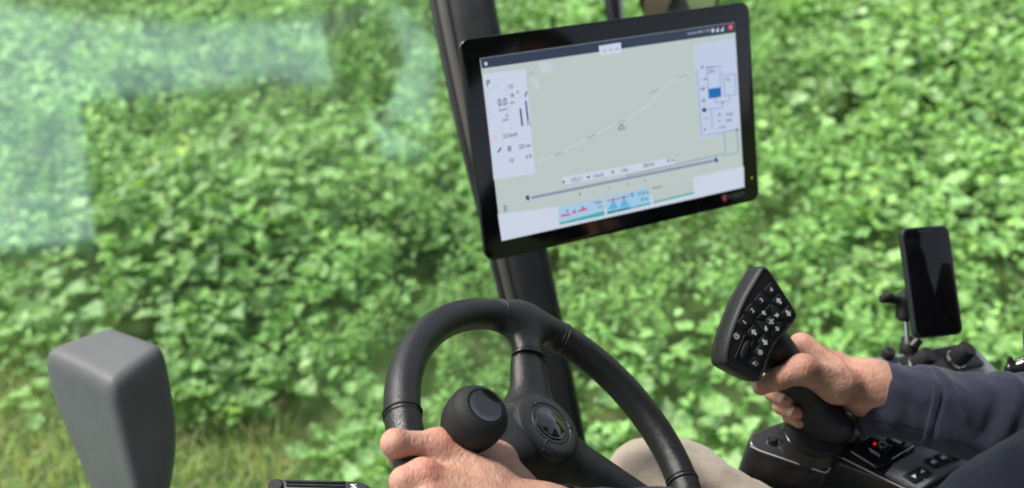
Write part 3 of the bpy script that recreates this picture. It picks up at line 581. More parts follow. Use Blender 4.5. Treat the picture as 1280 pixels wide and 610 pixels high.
# ================================================================== joystick and armrest console
def px_path(pts): return [P(*p) for p in pts]
CT = Frame(P(1010, 555, 1.22), (.05, -.16, 1), (0, 1, 0))        # top deck of the armrest console
def console():
    t = thing('armrest_console', 'glossy black armrest console with joystick socket, switches and button rows beside the driver', 'armrest console', CT.w(0, 0, -.12))
    L = CT.locs([(936, 548), (940, 541), (958, 533), (985, 524), (1020, 515), (1075, 508), (1140, 518), (1210, 545), (1300, 585), (1330, 640), (1250, 660), (1170, 624), (1100, 598), (1046, 578), (1036, 590), (1030, 590), (1010, 583), (975, 571), (948, 562), (938, 556)])
    slab(CT, L, 0, .115, .004, 4).build('housing', mat('console_plastic', (.026, .028, .031), .26, spec=.6, rvar=.08, dust=(200, .15)), t, angle=50)
    # lower front cheek with its light edge line
    L2 = CT.locs([(1037, 589), (1045, 568), (1100, 596), (1165, 626), (1165, 700), (1030, 660)]); 
    V, F = tube([CT.at(*p, .001) for p in ((938, 557.5), (950, 563.5), (975, 572), (1010, 584), (1030, 590.5), (1034.5, 590), (1038, 583), (1044, 568), (1048, 570), (1100, 596), (1170, 630))], .0009, 6); obj('edge_line', V, F, GREYLINE, t)
    # joystick gaiter: flared skirt and collar
    J = CT.at(1013, 553, .0); up = unit(D((-.10, 1, -.25)))
    V, F = lathe(J, CT.N, [(.0405, -.002), (.041, .001), (.0395, .004), (.037, .012), (.0355, .017), (.034, .018), (.0001, .018)], 64); obj('skirt', V, F, SATIN, t, angle=30)
    V, F = lathe(J+CT.N*.017, unit(CT.N*1+D((.02, 0, 0))), [(.030, .0), (.0350, .001), (.0368, .003), (.0368, .007), (.0350, .010), (.030, .012), (.0001, .019)], 64); obj('collar', V, F, RUBBER, t, angle=35)
    # round push button at the front corner
    b = CT.at(965.5, 551.5, 0); V, F = lathe(b, CT.N, [(.0075, 0), (.0075, .0015), (.006, .0022), (.0001, .0022)], 32); o = obj('round_button', V, F, GLOSSB, t, angle=30)
    V, F = lathe(b, CT.N, [(.0042, .002), (.0042, .0048), (.0034, .0056), (.0001, .0056)], 24); obj('button_cap', V, F, RUBBER, o, angle=30)
    # switch block with red lamp
    def deck(name, poly, h, th, m, bev=.002): return slab(CT, CT.locs(poly, h), h, th, bev, 3).build(name, m, t, angle=45)
    sb = deck('switch_block', [(1062, 562), (1092, 540), (1120, 545), (1146, 556), (1122, 577), (1095, 584)], .008, .010, SATIN)
    V, F = tube([CT.at(1064, 564.5, .0092), CT.at(1094, 583, .0092)], .0010, 8); obj('chrome_rail', V, F, METAL, t)
    V, F = tube([CT.at(1115, 574, .0092), CT.at(1146, 556, .0092)], .0009, 8); obj('chrome_rail', V, F, METAL, t)
    r = CT.at(1093.7, 554.2, .0098); V, F = lathe(r, CT.N, [(.0015, -.002), (.0015, .0003), (.0008, .0009), (.0001, .001)], 16); obj('red_lamp', V, F, emit('lamp_red', (240, 36, 44), .9), t)
    key = slab(CT, CT.locs([(1094, 556), (1101, 549), (1117, 557), (1108, 566)], .0095), .0095, .0015, .0006, 2).build('rocker', PLASTIC, t)
    V, F = tube([CT.at(1103+5*math.cos(a), 556+3.4*math.sin(a), .0102) for a in np.linspace(0, 2*np.pi, 20)], .0004, 6); obj('ring_mark', V, F, GREYLINE, key)
    mb = MB(); q0 = CT.loc(1100, 560, .0100); q1 = CT.loc(1106, 553, .0100); put_text(mb, CT, '/', q0, .0100, .004, .003); mb.build('slash_mark', WHITEP, key)
    mb = MB()
    for i in range(5): 
        x = 1087.5+2.6*i; y = 561+1.6*i; slab(CT, CT.locs([(x, y), (x+1.2, y-1), (x+1.8, y+3.4), (x+.4, y+4.2)], .0086), .0086, .0002, .00002, 1, mb=mb)
    slab(CT, CT.locs([(1086, 560), (1097, 566.5), (1096.6, 567.4), (1085.6, 561)], .0086), .0086, .0002, .00002, 1, mb=mb); mb.build('plough_symbol', WHITEP, sb)
    sw = deck('switch_key', [(1108, 548), (1118, 543), (1134, 551), (1124, 557)], .0105, .003, PLASTIC, .0008)
    mb = MB(); slab(CT, CT.locs([(1114, 549), (1117, 547.6), (1128, 552.6), (1125, 554.6)], .0108), .0108, .0002, .00002, 1, mb=mb); mb.build('white_symbol', WHITEP, sw)
    # button deck
    bd = deck('button_deck', [(1108, 590), (1118, 577), (1147, 562), (1175, 560), (1215, 572), (1222, 577), (1190, 588), (1166, 601), (1150, 612), (1128, 602)], .007, .012, GREYPL, .002)
    V, F = tube([CT.at(1116, 595, .0084), CT.at(1136, 607, .0084)], .0009, 8); obj('chrome_rail', V, F, METAL, t)
    V, F = tube([CT.at(1166, 602, .0076), CT.at(1192, 589.5, .0076), CT.at(1221, 578, .0076)], .0007, 8); obj('chrome_rail', V, F, METAL, t)
    def key_(poly, glyph):
        o = slab(CT, CT.locs(poly, .0105), .0105, .0045, .0008, 3).build('push_button', PLASTIC, t, angle=50); c = np.mean(poly, 0); mb = MB()
        for g in glyph: slab(CT, CT.locs([(c[0]+x, c[1]+y) for x, y in g], .0108), .0108, .0002, .00002, 1, mb=mb)
        mb.build('button_symbol', WHITEP, o)
    tri = lambda s: [[(-3.2*s, 0), (2.2*s, -3.0), (2.8*s, 2.6)]]
    dia = [[(-4.6, .4), (0, -3.2), (1.2, -1.0), (4.4, -.6), (3.6, 1.2), (1.2, 1.2), (.8, 3.4)]]
    key_([(1129.5, 593.5), (1141, 587.5), (1155, 597), (1143, 602.5)], tri(1)); key_([(1142.5, 586.8), (1151, 582.5), (1165, 591), (1157, 596)], tri(-1))
    for i, (x, y) in enumerate(((1155, 574.5), (1167.5, 569), (1180, 564))):
        key_([(x, y), (x+9.5, y-4.5), (x+25, y+4.8), (x+14.5, y+10)], dia)
    sk = slab(CT, CT.locs([(1060, 552), (1080, 538), (1092, 541), (1074, 554)], .006), .006, .006, .001, 2).build('slide_switch', PLASTIC, t)
    mb = MB(); put_text(mb, CT, '<', CT.loc(1076, 549, .0063), .0063, .004, .003); mb.build('slide_symbol', WHITEP, sk)
    # side lettering and badge on the front cheek
    N2 = unit(np.cross(CT.at(948, 562)-CT.at(1030, 590), (0, 0, 1)));  N2 = N2 if N2@ray(990, 570) < 0 else -N2
    FS = Frame(CT.at(990, 578, 0)+N2*.0006, N2, (0, 0, 1))
    dimp = mat('dim_moulding', (.035, .037, .04), .45)
    def onfs(px, py): return FS.loc(px, py)
    c = onfs(966, 580); mb = MB(); th = np.linspace(0, 2*np.pi, 28, endpoint=False)
    ringo = c+np.stack([np.cos(th), np.sin(th)], 1)*.0062; ringi = c+np.stack([np.cos(th), np.sin(th)], 1)*.0044
    V = np.concatenate([FS.pts(ringo, .0003), FS.pts(ringi, .0003)]); F = [(i, (i+1) % 28, 28+(i+1) % 28, 28+i) for i in range(28)]
    obj('round_badge', V, F, dimp, t); mb = MB(); put_text(mb, FS, 'HORSCH', onfs(979, 590), .0003, .0065, .034); mb.build('lettering', dimp, t)
console()
HN = unit(D((.33, .10, -.94))); HF = Frame(P(945, 405, 1.13), HN, D((-.72, .69, 0)))
HZ = lambda L: [(885+x/3.933, 330+y/3.933) for x, y in L]
def joystick():
    t = thing('joystick', 'black joystick with a wide angled head of white marked buttons, held by the driver', 'joystick', CT.at(1019, 563, .03))
    ol = [(284, 12), (300, 20), (330, 62), (380, 140), (432, 222), (441, 246), (436, 272), (405, 318), (368, 358), (332, 408), (308, 462), (290, 520), (268, 566), (252, 578), (228, 574), (160, 542), (100, 508), (84, 490), (80, 470), (84, 420), (104, 340), (140, 240), (176, 158), (220, 82), (256, 22), (268, 12)]
    L = catmull(HF.locs(HZ(ol)), 4); c = L.mean(0)
    rings = []
    for hgt, ins in ((.0, .0042), (.0, .0030), (-.0006, .0020), (-.0022, .0009), (-.0045, .0), (-.010, -.0006), (-.022, -.0004), (-.0228, .0002), (-.0236, -.0003), (-.030, .0008), (-.035, .0040), (-.037, .0080)):
        rings.append(HF.pts(inset(L, ins), hgt))
    V, F = closed_rings(rings); head = obj('head', V, F, GRIP, t, angle=55)
    # raised rim line round the face
    L3 = inset(L, .0035); n = len(L3); V, F = [], []
    rr = [HF.pts(inset(L, .0030), .0), HF.pts(inset(L, .0034), .0006), HF.pts(inset(L, .0042), .0006), HF.pts(inset(L, .0046), .0)]
    V = np.concatenate(rr); F = grid_faces(4, n); obj('face_rim', V, F, GRIP, head, angle=60)
    z = lambda x, y, h=0: HF.loc(*HZ([(x, y)])[0], h)
    A1 = unit(z(307, 128)-z(175, 287)); B1 = unit(z(346, 182)-z(391, 242)) ; B1 = np.array([-A1[1], A1[0]])
    def btn(x, y, sx=.0066, sy=.0064, name='button', glyph=None, text=None):
        c = z(x, y); sq = [c+A1*a*sx+B1*b*sy for a, b in ((-1, -1), (1, -1), (1, 1), (-1, 1))]; sq = np.array([c+A1*(q[0])+B1*(q[1]) for q in rrect(-sx, -sy, sx, sy, .0012, 2)])
        o = slab(HF, sq, .0014, .0020, .0006, 2).build(name, RUBBER, head, angle=60)
        if glyph:
            mb = MB()
            for g in glyph: slab(HF, [c+A1*p[0]*.001+B1*p[1]*.001 for p in g], .0017, .0004, .00003, 1, mb=mb)
            mb.build('symbol', WHITEP, o)
        if text:
            mb = MB(); V, F = text_flat(text); hgt = .0054; sc = hgt/V[:, 1].max(); w_ = V[:, 0].max()*sc
            put_text(mb, HF, text, c-A1*w_/2-B1*hgt/2, .0017, hgt, None, A1); put_text(mb, HF, text, c-A1*(w_/2-.00045)-B1*(hgt/2-.0002), .0018, hgt, None, A1); mb.build('symbol', WHITEP, o)
        return o
    for s_, x, y in (('1', 175, 287), ('2', 214, 229), ('3', 258, 178), ('4', 307, 128)): btn(x, y, text=s_)
    arrow = lambda sx: [[(-4.4, 0), (-.2, -3.7), (-.2, 3.7)], [(-.3, -1.5), (3.9, -1.5), (3.9, 1.5), (-.3, 1.5)]]
    def rot(G, a): c_, s_ = math.cos(a), math.sin(a); return [[(p[0]*c_-p[1]*s_, p[0]*s_+p[1]*c_) for p in g] for g in G]
    up = -math.pi/2
    btn(346, 182, glyph=rot(arrow(1), up)); btn(391, 242, glyph=rot(arrow(1), -up)); btn(223, 336, glyph=rot(arrow(1), up)); btn(276, 384, glyph=rot(arrow(1), -up))
    ringg = [[(2.9*math.cos(a), 2.9*math.sin(a)), (2.9*math.cos(a+.42), 2.9*math.sin(a+.42)), (1.9*math.cos(a+.42), 1.9*math.sin(a+.42)), (1.9*math.cos(a), 1.9*math.sin(a))] for a in np.arange(0, 6.2, .42)]
    btn(254, 435, glyph=ringg+[[(-.9, -.9), (.9, -.9), (.9, .9), (-.9, .9)], [(-.5, 3.8), (.6, 3.8), (.6, 4.9), (-.5, 4.9)]])
    btn(230, 490, glyph=[[(-3.2, 2.8), (.4, 3.0), (-1.0, -.2)], [(-1.4, -.4), (-.6, -.4), (-.6, -2.6), (-1.4, -2.6)], [(1, 1.6), (2.2, 2.2), (2.2, 1.6)], [(1, -.2), (2.8, -.2), (2.8, -1)], [(.8, -2), (2.2, -2.4), (2.2, -3)]])
    # wheel mark above the rocker, printed on the face
    mb = MB(); cc = z(141, 354)
    for a in np.arange(.6, 5.6, .35): slab(HF, [cc+.001*(A1*r*math.cos(b)+B1*r*math.sin(b)) for r, b in ((3.6, a), (3.6, a+.36), (2.5, a+.36), (2.5, a))], .0004, .0004, .00003, 1, mb=mb)
    slab(HF, [cc+.001*(A1*x+B1*y) for x, y in ((-1, -.5), (2.6, -.5), (2.6, .5), (-1, .5))], .0004, .0004, .00003, 1, mb=mb); mb.build('wheel_mark', WHITEP, head)
    # four-way pad: four wedges round a disc
    pc = z(305, 283)
    def wedge(x, y, gl, pts):
        c = z(x, y); q = [z(*p) for p in pts]; g = np.mean(q, 0); q = [g+(p-g)*.93 for p in q]
        o = slab(HF, q, .0016, .0022, .0007, 2).build('pad_wedge', RUBBER, head, angle=60); mb = MB()
        for g_ in gl: slab(HF, [c+A1*p[0]*.001+B1*p[1]*.001 for p in g_], .0019, .0004, .00003, 1, mb=mb)
        mb.build('symbol', WHITEP, o)
    sm = lambda a: rot([[(-3.4, 0), (.2, -3), (.2, 3)], [(0, -1), (3, -1), (3, 1), (0, 1)]], a)
    wedge(271, 241, sm(up), [(302, 196), (306, 262), (286, 275), (232, 268)]); wedge(334, 252, sm(2.4), [(306, 196), (350, 218), (378, 272), (326, 272), (308, 262)])
    wedge(281, 318, sm(.8), [(232, 276), (284, 284), (298, 300), (302, 366), (262, 330)]); wedge(336, 318, sm(-up), [(324, 280), (376, 284), (340, 336), (312, 368), (308, 304)])
    V, F = lathe(HF.w(*pc), HF.N, [(.0062, -.001), (.0062, .0018), (.0055, .0026), (.0001, .0026)], 32); o = obj('pad_disc', V, F, RUBBER, head, angle=30); mb = MB()
    for k in range(4):
        G = rot([[(4.2, 0), (2.4, -1.5), (2.4, 1.5)], [(0, -.45), (2.6, -.45), (2.6, .45), (0, .45)]], k*math.pi/2)
        for g in G: slab(HF, [pc+A1*p[0]*.001+B1*p[1]*.001 for p in g], .0029, .0004, .00003, 1, mb=mb)
    mb.build('cross_mark', WHITEP, o)
    # recessed rocker
    fr = catmull([z(*p) for p in ((180, 350), (222, 374), (184, 492), (134, 462))], 1); rim = [HF.pts(inset(fr, a), h) for a, h in ((-.0009, 0), (-.0006, .0012), (.0004, .0012), (.0008, 0))]
    obj('rocker_frame', np.concatenate(rim), grid_faces(4, len(fr)), GRIP, head, angle=30)
    c = z(179, 421); ax = unit(z(196, 380)-z(164, 462)); bx = np.array([-ax[1], ax[0]]); th = np.linspace(0, 2*np.pi, 28, endpoint=False)
    el = np.array([c+ax*.0108*math.cos(a)+bx*.0042*math.sin(a) for a in th]); rk = slab(HF, el, .0030, .0040, .0016, 4).build('rocker', RUBBER, head, angle=60)
    # neck and grip
    def f(X):
        d = seg_d(X, P(962, 432, 1.175), P(1000, 482, 1.195), .026, .0225); d = smin(d, seg_d(X, P(1000, 482, 1.195), P(1024, 536, 1.212), .0215, .027), .02)
        d = smin(d, seg_d(X, P(1030, 520, 1.20), P(1052, 533, 1.19), .020, .016), .02); return d
    pts = [P(950, 410, 1.17), P(1060, 560, 1.2), P(940, 420, 1.14), P(1010, 500, 1.26)]
    sdf_obj('grip', f, pts, .03, .003, GRIP, t)
joystick()
def pedestal():
    con = bpy.data.objects['armrest_console']; fr = Frame((.82, .96, 1.50), (0, 0, 1), (0, 1, 0))
    slab(fr, rrect(-.10, -.07, .12, .07, .02), 0, .35, .004, 2).build('pedestal', PLASTIC, con)
pedestal()
# ================================================================== rear side panel with knobs, phone and clamp
SP_ = Frame(P(1165, 452, 1.36), (.10, -.22, .95), (0, 1, 0))
def side_panel():
    t = thing('control_panel', 'grey side control panel with two black rotary knobs behind the driver\'s sleeve', 'control panel', SP_.w(0, 0, -.08))
    L = SP_.locs([(1062, 468), (1068, 452), (1088, 446.5), (1128, 441), (1165, 435), (1192, 429.5), (1213, 430), (1222, 435), (1238, 452), (1254, 469), (1250, 520), (1130, 540), (1060, 520)])
    slab(SP_, L, 0, .05, .004, 4).build('housing', GREYPL, t, angle=50)
    slab(SP_, SP_.locs([(1123, 448), (1150, 440.5), (1196, 433), (1210, 434), (1229, 455), (1226, 458), (1183, 466), (1150, 474), (1132, 464)]), .0035, .004, .0012, 3).build('knob_plate', PLASTIC, t, angle=50)
    slab(SP_, SP_.locs([(1123.5, 449), (1128, 447), (1142, 458), (1137, 461)], .006), .006, .003, .001, 3).build('lever_slot', PLASTIC, t)
    for px, py, ang in ((1146, 458, .2), (1194, 450.5, .3)):
        b = SP_.at(px, py, .0035); ax = unit(SP_.N+D((.28, .05, 0)))
        k = lathe(b, ax, [(.0145, 0), (.0145, .0035), (.0138, .004), (.0001, .0035)], 36); o = obj('knob_collar', *k, METAL, t, angle=30)
        rings = []; a, bb = frame_of(ax)
        for r, h in ((.0130, .0045), (.0130, .007), (.0120, .027), (.0110, .0290), (.008, .0298), (.0001, .0299)):
            th = np.linspace(0, 2*np.pi, 96, endpoint=False); rr = r*(1+.022*np.sign(np.sin(th*24))*(h < .028)); rings.append(b+ax*h+(rr*np.cos(th))[:, None]*a+(rr*np.sin(th))[:, None]*bb)
        V, F = closed_rings(rings); obj('rotary_knob', V, F, RUBBER, t, angle=30)
        mb = MB(); q = SP_.loc(px+2, py+5.5)
        slab(SP_, q+rrect(-.003, -.001, .003, .001, .0005, 2), .0039, .0003, .0001, 1, mb=mb); mb.build('knob_mark', WHITEP, t)
    V, F = tube([SP_.at(1235, 500, -.03), P(1330, 600, 1.38), P(1400, 640, 1.25)], .022, 16); obj('support_arm', V, F, PLASTIC, t)
    mb = MB(); q = SP_.loc(1192, 468); put_text(mb, SP_, 'P I >', q, .0002, .006, .022); mb.build('panel_marks', WHITEP, t)
    b = SP_.at(1108, 445, 0); V, F = lathe(b, unit(SP_.N+D((.1, 0, 0))), [(.008, -.002), (.0085, .006), (.0078, .011), (.006, .0125), (.0001, .0125)], 28); obj('small_knob', V, F, RUBBER, t, angle=35)
side_panel()
PHN = unit(D((.16, .12, -1)))
PH = Frame(P(1165.5, 351.5, 1.36), PHN, D((-.075, 1, 0)))
def phone():
    t = thing('smartphone', 'upright black smartphone in a dark case with its screen off', 'phone', PH.w(0, -.07, -.006))
    w2, h2 = .0365, .0765
    slab(PH, rrect(-w2, -h2, w2, h2, .011, 8), 0, .011, .0025, 4).build('case', mat('phone_case', (.013, .018, .020), .5, bump=[('noise', 900, .0001)]), t)
    s = slab(PH, rrect(-w2+.003, -h2+.003, w2-.003, h2-.003, .009, 8), .0004, .001, .0003, 2).build('screen', mat('phone_glass', (.003, .003, .0035), .04, spec=.5), t)
    slab(PH, rrect(-.0105, h2-.0085, .0105, h2-.0045, .0019, 5), .0006, .0003, .0001, 1).build('camera_notch', mat('notch', (.02, .02, .022), .3), s)
    mb = MB(); 
    for y in (.030, .018): slab(Frame(PH.w(-w2-.0002, y, -.005), -PH.A, PH.B), rrect(-.0015, -.004, .0015, .004, .001, 3), .0006, .001, .0003, 1).build('side_button', PLASTIC, t)
    m = thing('phone_mount', 'black ball joint phone mount with a wing knob, clamped to the grey side panel', 'phone mount', P(1136, 436, 1.37))
    base = P(1136, 440, 1.37); 
    V, F = lathe(base, D((0, 1, -.15)), [(.012, -.006), (.013, .0), (.0125, .012), (.010, .016), (.0001, .0165)], 28); obj('base', V, F, PLASTIC, m, angle=35)
    V, F = tube(px_path([(1135, 430, 1.37), (1134.5, 421, 1.372)]), [.0105, .008], 20); obj('lower_clamp', V, F, PLASTIC, m)
    V, F = tube(px_path([(1141, 433, 1.358), (1149, 424, 1.356)]), [.0075, .0065], 16); obj('clamp_screw', V, F, PLASTIC, m)
    V, F = tube(px_path([(1134.3, 424, 1.372), (1132.5, 398, 1.376)]), .0036, 16); obj('rod', V, F, METAL, m)
    def fc(X):
        d = seg_d(X, P(1129, 396, 1.378), P(1130, 376, 1.38), .0105, .0115); d = smin(d, seg_d(X, P(1130, 376, 1.38), P(1150, 360, 1.385), .0115, .009), .008)
        d = smin(d, seg_d(X, P(1130, 377, 1.378), P(1112, 373, 1.37), .0070, .0065), .004); return d
    sdf_obj('upper_clamp', fc, [P(1105, 410, 1.34), P(1165, 350, 1.42)], .012, .0022, PLASTIC, m)
    V, F = tube(px_path([(1115, 374.5, 1.37), (1109, 371, 1.368), (1103, 374, 1.366), (1101, 378, 1.366)]), [.0055, .0085, .0062, .003], 14); obj('wing_knob', V, F, RUBBER, m)
    V, F = tube(px_path([(1150, 362, 1.384), (1158, 358, 1.378)]), [.012, .020], 24); obj('cradle', V, F, PLASTIC, m)
phone()
def side_clamp():
    t = thing('holder_clamp', 'black plastic holder clamp at the right edge beyond the sleeve', 'clamp', P(1275, 470, 1.38))
    def f(X):
        d = seg_d(X, P(1262, 462, 1.38), P(1262.5, 448, 1.38), .0045, .0040); d = smin(d, seg_d(X, P(1262, 462, 1.38), P(1300, 462, 1.38), .0075, .009), .004)
        d = smin(d, seg_d(X, P(1270, 453, 1.38), P(1292, 447, 1.375), .0045, .008), .003); d = smin(d, seg_d(X, P(1292, 462, 1.38), P(1300, 520, 1.37), .012, .014), .006)
        return d
    sdf_obj('jaw', f, [P(1255, 440, 1.36), P(1320, 520, 1.4)], .012, .0022, SATIN, t)
    V, F = tube(px_path([(1271, 456, 1.366), (1279, 453, 1.364)]), [.003, .0035], 12); obj('bolt', V, F, METAL, t)
side_clamp()
# ================================================================== grey faceted hood at the left
def hood():
    t = thing('mirror_hood', 'large smooth grey faceted plastic housing at the lower left, tapering downwards', 'housing', P(170, 720, 1.32))
    cen = P(150, 520, 1.34)
    def pl(a, b, c):
        a, b, c = P(*a), P(*b), P(*c); n = unit(np.cross(b-a, c-a)); n = n if n@(cen-a) < 0 else -n; return n, n@a
    Fz = (129, 460, 1.235); Lz = (49, 432, 1.34); Rz = (211, 426, 1.33); Bz = (139, 386, 1.41); Fb = (173, 620, 1.27)
    PL = [pl(Lz, Fz, Rz), pl(Lz, Rz, Bz), pl(Lz, Fz, Fb), pl(Fz, Rz, (226, 520, 1.34)), pl(Fz, Fb, (222, 600, 1.33)), pl((46, 486, 1.345), (102, 615, 1.33), (142, 615, 1.285)), pl(Lz, Bz, (49, 480, 1.36)),
          pl(Rz, Bz, (228, 500, 1.345)), pl((224, 480, 1.34), (227, 560, 1.345), (222, 520, 1.42)), pl((227, 560, 1.345), (212, 616, 1.345), (215, 600, 1.40)), pl((46, 470, 1.35), (100, 612, 1.335), (100, 540, 1.45)), pl((100, 540, 1.45), (170, 540, 1.47), (140, 640, 1.45)), pl((100, 655, 1.3), (180, 660, 1.27), (160, 655, 1.4))]
    def f(X):
        d = None
        for n_, o_ in PL:
            e = X@n_-o_; d = e if d is None else -smin(-d, -e, .021)
        return d
    sdf_obj('shell', f, [P(50, 395, 1.22), P(235, 665, 1.22), P(50, 395, 1.48), P(235, 665, 1.48)], .02, .005, HOOD, t, relax=3)
    V, F = tube([P(165, 690, 1.35), P(150, 760, 1.40), np.array([-.36, .98, 1.22]), np.array([-.30, .92, 1.13])], [.024, .018, .017, .017], 20); obj('stalk', V, F, PLASTIC, t)
hood()
def pod():
    fr = Frame(P(400, 604, .98), unit(D((0, .75, -.66))), D((0, .66, .75)))
    t = thing('switch_pod', 'black ribbed switch pod with a white symbol at the bottom edge', 'switch pod', fr.w(0, -.05, -.03))
    L = fr.locs([(339, 612), (341, 603), (347, 598.5), (356, 597.8), (430, 600), (447, 601), (458, 605), (468, 611), (466, 640), (340, 640)]); slab(fr, L, 0, .03, .003, 4).build('housing', PLASTIC, t, angle=50)
    for k, y in enumerate((602.5, 607)):
        V, F = tube([fr.at(358, y-.6, .0004), fr.at(431, y+.8, .0004)], .0016, 10); obj('rib', V, F, SATIN, t)
    V, F = lathe(fr.at(344.5, 608, 0), fr.N, [(.0075, -.001), (.0075, .002), (.006, .003), (.0001, .003)], 28); obj('end_button', V, F, RUBBER, t, angle=30)
    mb = MB(); put_text(mb, fr, '%', fr.loc(437.5, 611), .0006, .0055, .0065); mb.build('symbol', WHITEP, t)
    V, F = tube([fr.w(0, -.02, -.02), fr.w(.05, -.12, -.05), fr.w(.12, -.2, -.06)], [.016, .018, .02], 16); obj('arm', V, F, PLASTIC, t)
pod()
def mirror():
    fr = Frame(P(850, -48, 2.5), unit(D((.10, -.45, -1))), D((.12, 1, 0)))
    t = thing('exterior_mirror', 'dark rimmed exterior mirror peeking over the top edge of the monitor', 'mirror', fr.w(0, 0, -.05))
    L = catmull(fr.locs([(800, 6), (806, -40), (820, -100), (880, -110), (905, -90), (903, -20), (896, 14), (868, 30), (820, 30)]), 6)
    slab(fr, L, 0, .06, .012, 5, taper=.02).build('mirror_case', PLASTIC, t)
    slab(fr, inset(L, .014), .004, .004, .001, 2).build('mirror_glass', mat('silvered_glass', (.75, .76, .74), .06, metal=1, bump=[('noise', 6, .004)]), t)
    slab(fr, inset(fr.locs([(803, 24), (806, -20), (818, -70), (850, -70), (842, -10), (826, 24)]), 0), .010, .004, .001, 2).build('tan_reflection', mat('tan_reflection_tint', (.34, .25, .15), .6, bump=[('noise', 60, .002)]), t)  # tan reflection in the mirror, painted as a coloured strip over the glass
    m = thing('mirror_bracket', 'dark tubular strut rising behind the top edge of the monitor', 'bracket', P(770, 60, 2.5))
    V, F = tube(px_path([(552, -300, 1.66), (680, -270, 2.2), (755, -220, 2.44), (760, -160, 2.45), (763, -60, 2.48), (765, 0, 2.5), (770, 40, 2.5), (790, 70, 2.5), (850, 20, 2.56)]), [.02, .02, .02, .020, .021, .021, .021, .02, .02], 20); obj('tube', V, F, SATIN, m)
    V, F = tube(px_path([(771, -160, 2.43), (774, -60, 2.46), (776.5, 0, 2.48), (781, 40, 2.48)]), .004, 10); obj('cable', V, F, GREYPL, m)
mirror()
# ================================================================== the driver
def PW(px, py, h):                                   # a point sighted at height h over the wheel's plane
    r = ray(px, py); t = ((WC-CAM)@WN+h)/(r@WN); return CAM+r*t
LW, RWr = W((.030, -.243, .850)), P(1086, 485, 1.20)
L_EL, L_SH = P(1120, 745, .80), W((.62, -.05, .72))
R_EL, R_SH = W((.72, -.230, 1.12)), W((.72, .10, 1.03))
def chain(X, pts, rad, k=.006):
    d = None
    for i in range(len(pts)-1):
        e = seg_d(X, pts[i], pts[i+1], rad[i], rad[i+1]); d = e if d is None else smin(d, e, k)
    return d
def left_hand():
    M1, M2, M3, M4 = PW(549, 557, .020), PW(528, 595, .019), PW(534, 632, .016), PW(552, 664, .012)
    wr = LW
    F1 = [M1, PW(494, 554, .012), PW(499, 571, -.016), PW(513, 577, -.031)]
    F2 = [M2, PW(506, 602, .012), PW(512, 622, -.018), PW(527, 628, -.032)]
    F3 = [M3, PW(512, 645, .010), PW(520, 660, -.018), PW(534, 664, -.032)]
    F4 = [M4, PW(532, 676, .006), PW(540, 688, -.018), PW(552, 690, -.03)]
    TH = [PW(642, 612, .012), PW(622, 577, .004), PW(592, 556, .000), PW(568, 545, -.002)]
    pal = [PW(572, 590, .016), PW(560, 620, .013), PW(572, 645, .010)]
    def f(X):
        d = None; bl = lambda a, b, k: b if a is None else smin(a, b, k)
        for M_, r0 in ((M1, .0135), (M2, .0140), (M3, .013), (M4, .012)):       # back of the hand
            mid = M_*.5+wr*.5-D((0, 0, 0)); d = bl(d, chain(X, [M_-WN*.003, mid-WN*.002, wr], [r0, .0165, .0235], .008), .020)
        d = smin(d, seg_d(X, TH[0], wr, .019, .024), .016); d = smin(d, seg_d(X, TH[0], TH[1], .019, .0145), .012); d = smin(d, chain(X, TH[1:], [.0145, .0115, .0095]), .006)
        d = smin(d, seg_d(X, TH[1]-WN*.002, M1*.55+wr*.45-WN*.002, .0125, .014), .020); d = smin(d, seg_d(X, TH[1], M1-WN*.006, .009, .010), .018)              # web of the thumb
        fs = [chain(X, F_, r_, .005) for F_, r_ in ((F1, (.0122, .0112, .0098, .0085)), (F2, (.0130, .0118, .0102, .0088)), (F3, (.0122, .0110, .0095, .008)), (F4, (.0108, .0095, .0085, .0072)))]
        ff = fs[0]
        for e in fs[1:]: ff = smin(ff, e, .0018)
        d = smin(d, ff, .007)
        for M_ in (M1, M2, M3): d = smin(d, np.linalg.norm(X-(M_+WN*.0035), axis=1)-.0085, .014)     # knuckles
        for F_ in (F1, F2): d = smin(d, np.linalg.norm(X-F_[1], axis=1)-.0118, .004)
        for M_, s_ in ((M1, .35), (M2, .4), (M3, .4)):                          # tendons
            d = smin(d, seg_d(X, M_+WN*.004, M_*(1-s_)+wr*s_+WN*.011, .006, .0042), .007)
        return smin(d, seg_d(X, wr, wr+(L_EL-wr)*.45, .0240, .036), .022)
    red = [(M1+WN*.012, .012, 1.0), (M2+WN*.012, .015, .9), (F1[1], .013, .45), (F2[1], .014, .4), (TH[1], .012, .3)]
    pts = [*F1, *F2, *F3, *F4, *TH, wr, wr+(L_EL-wr)*.45]
    return f, pts, red
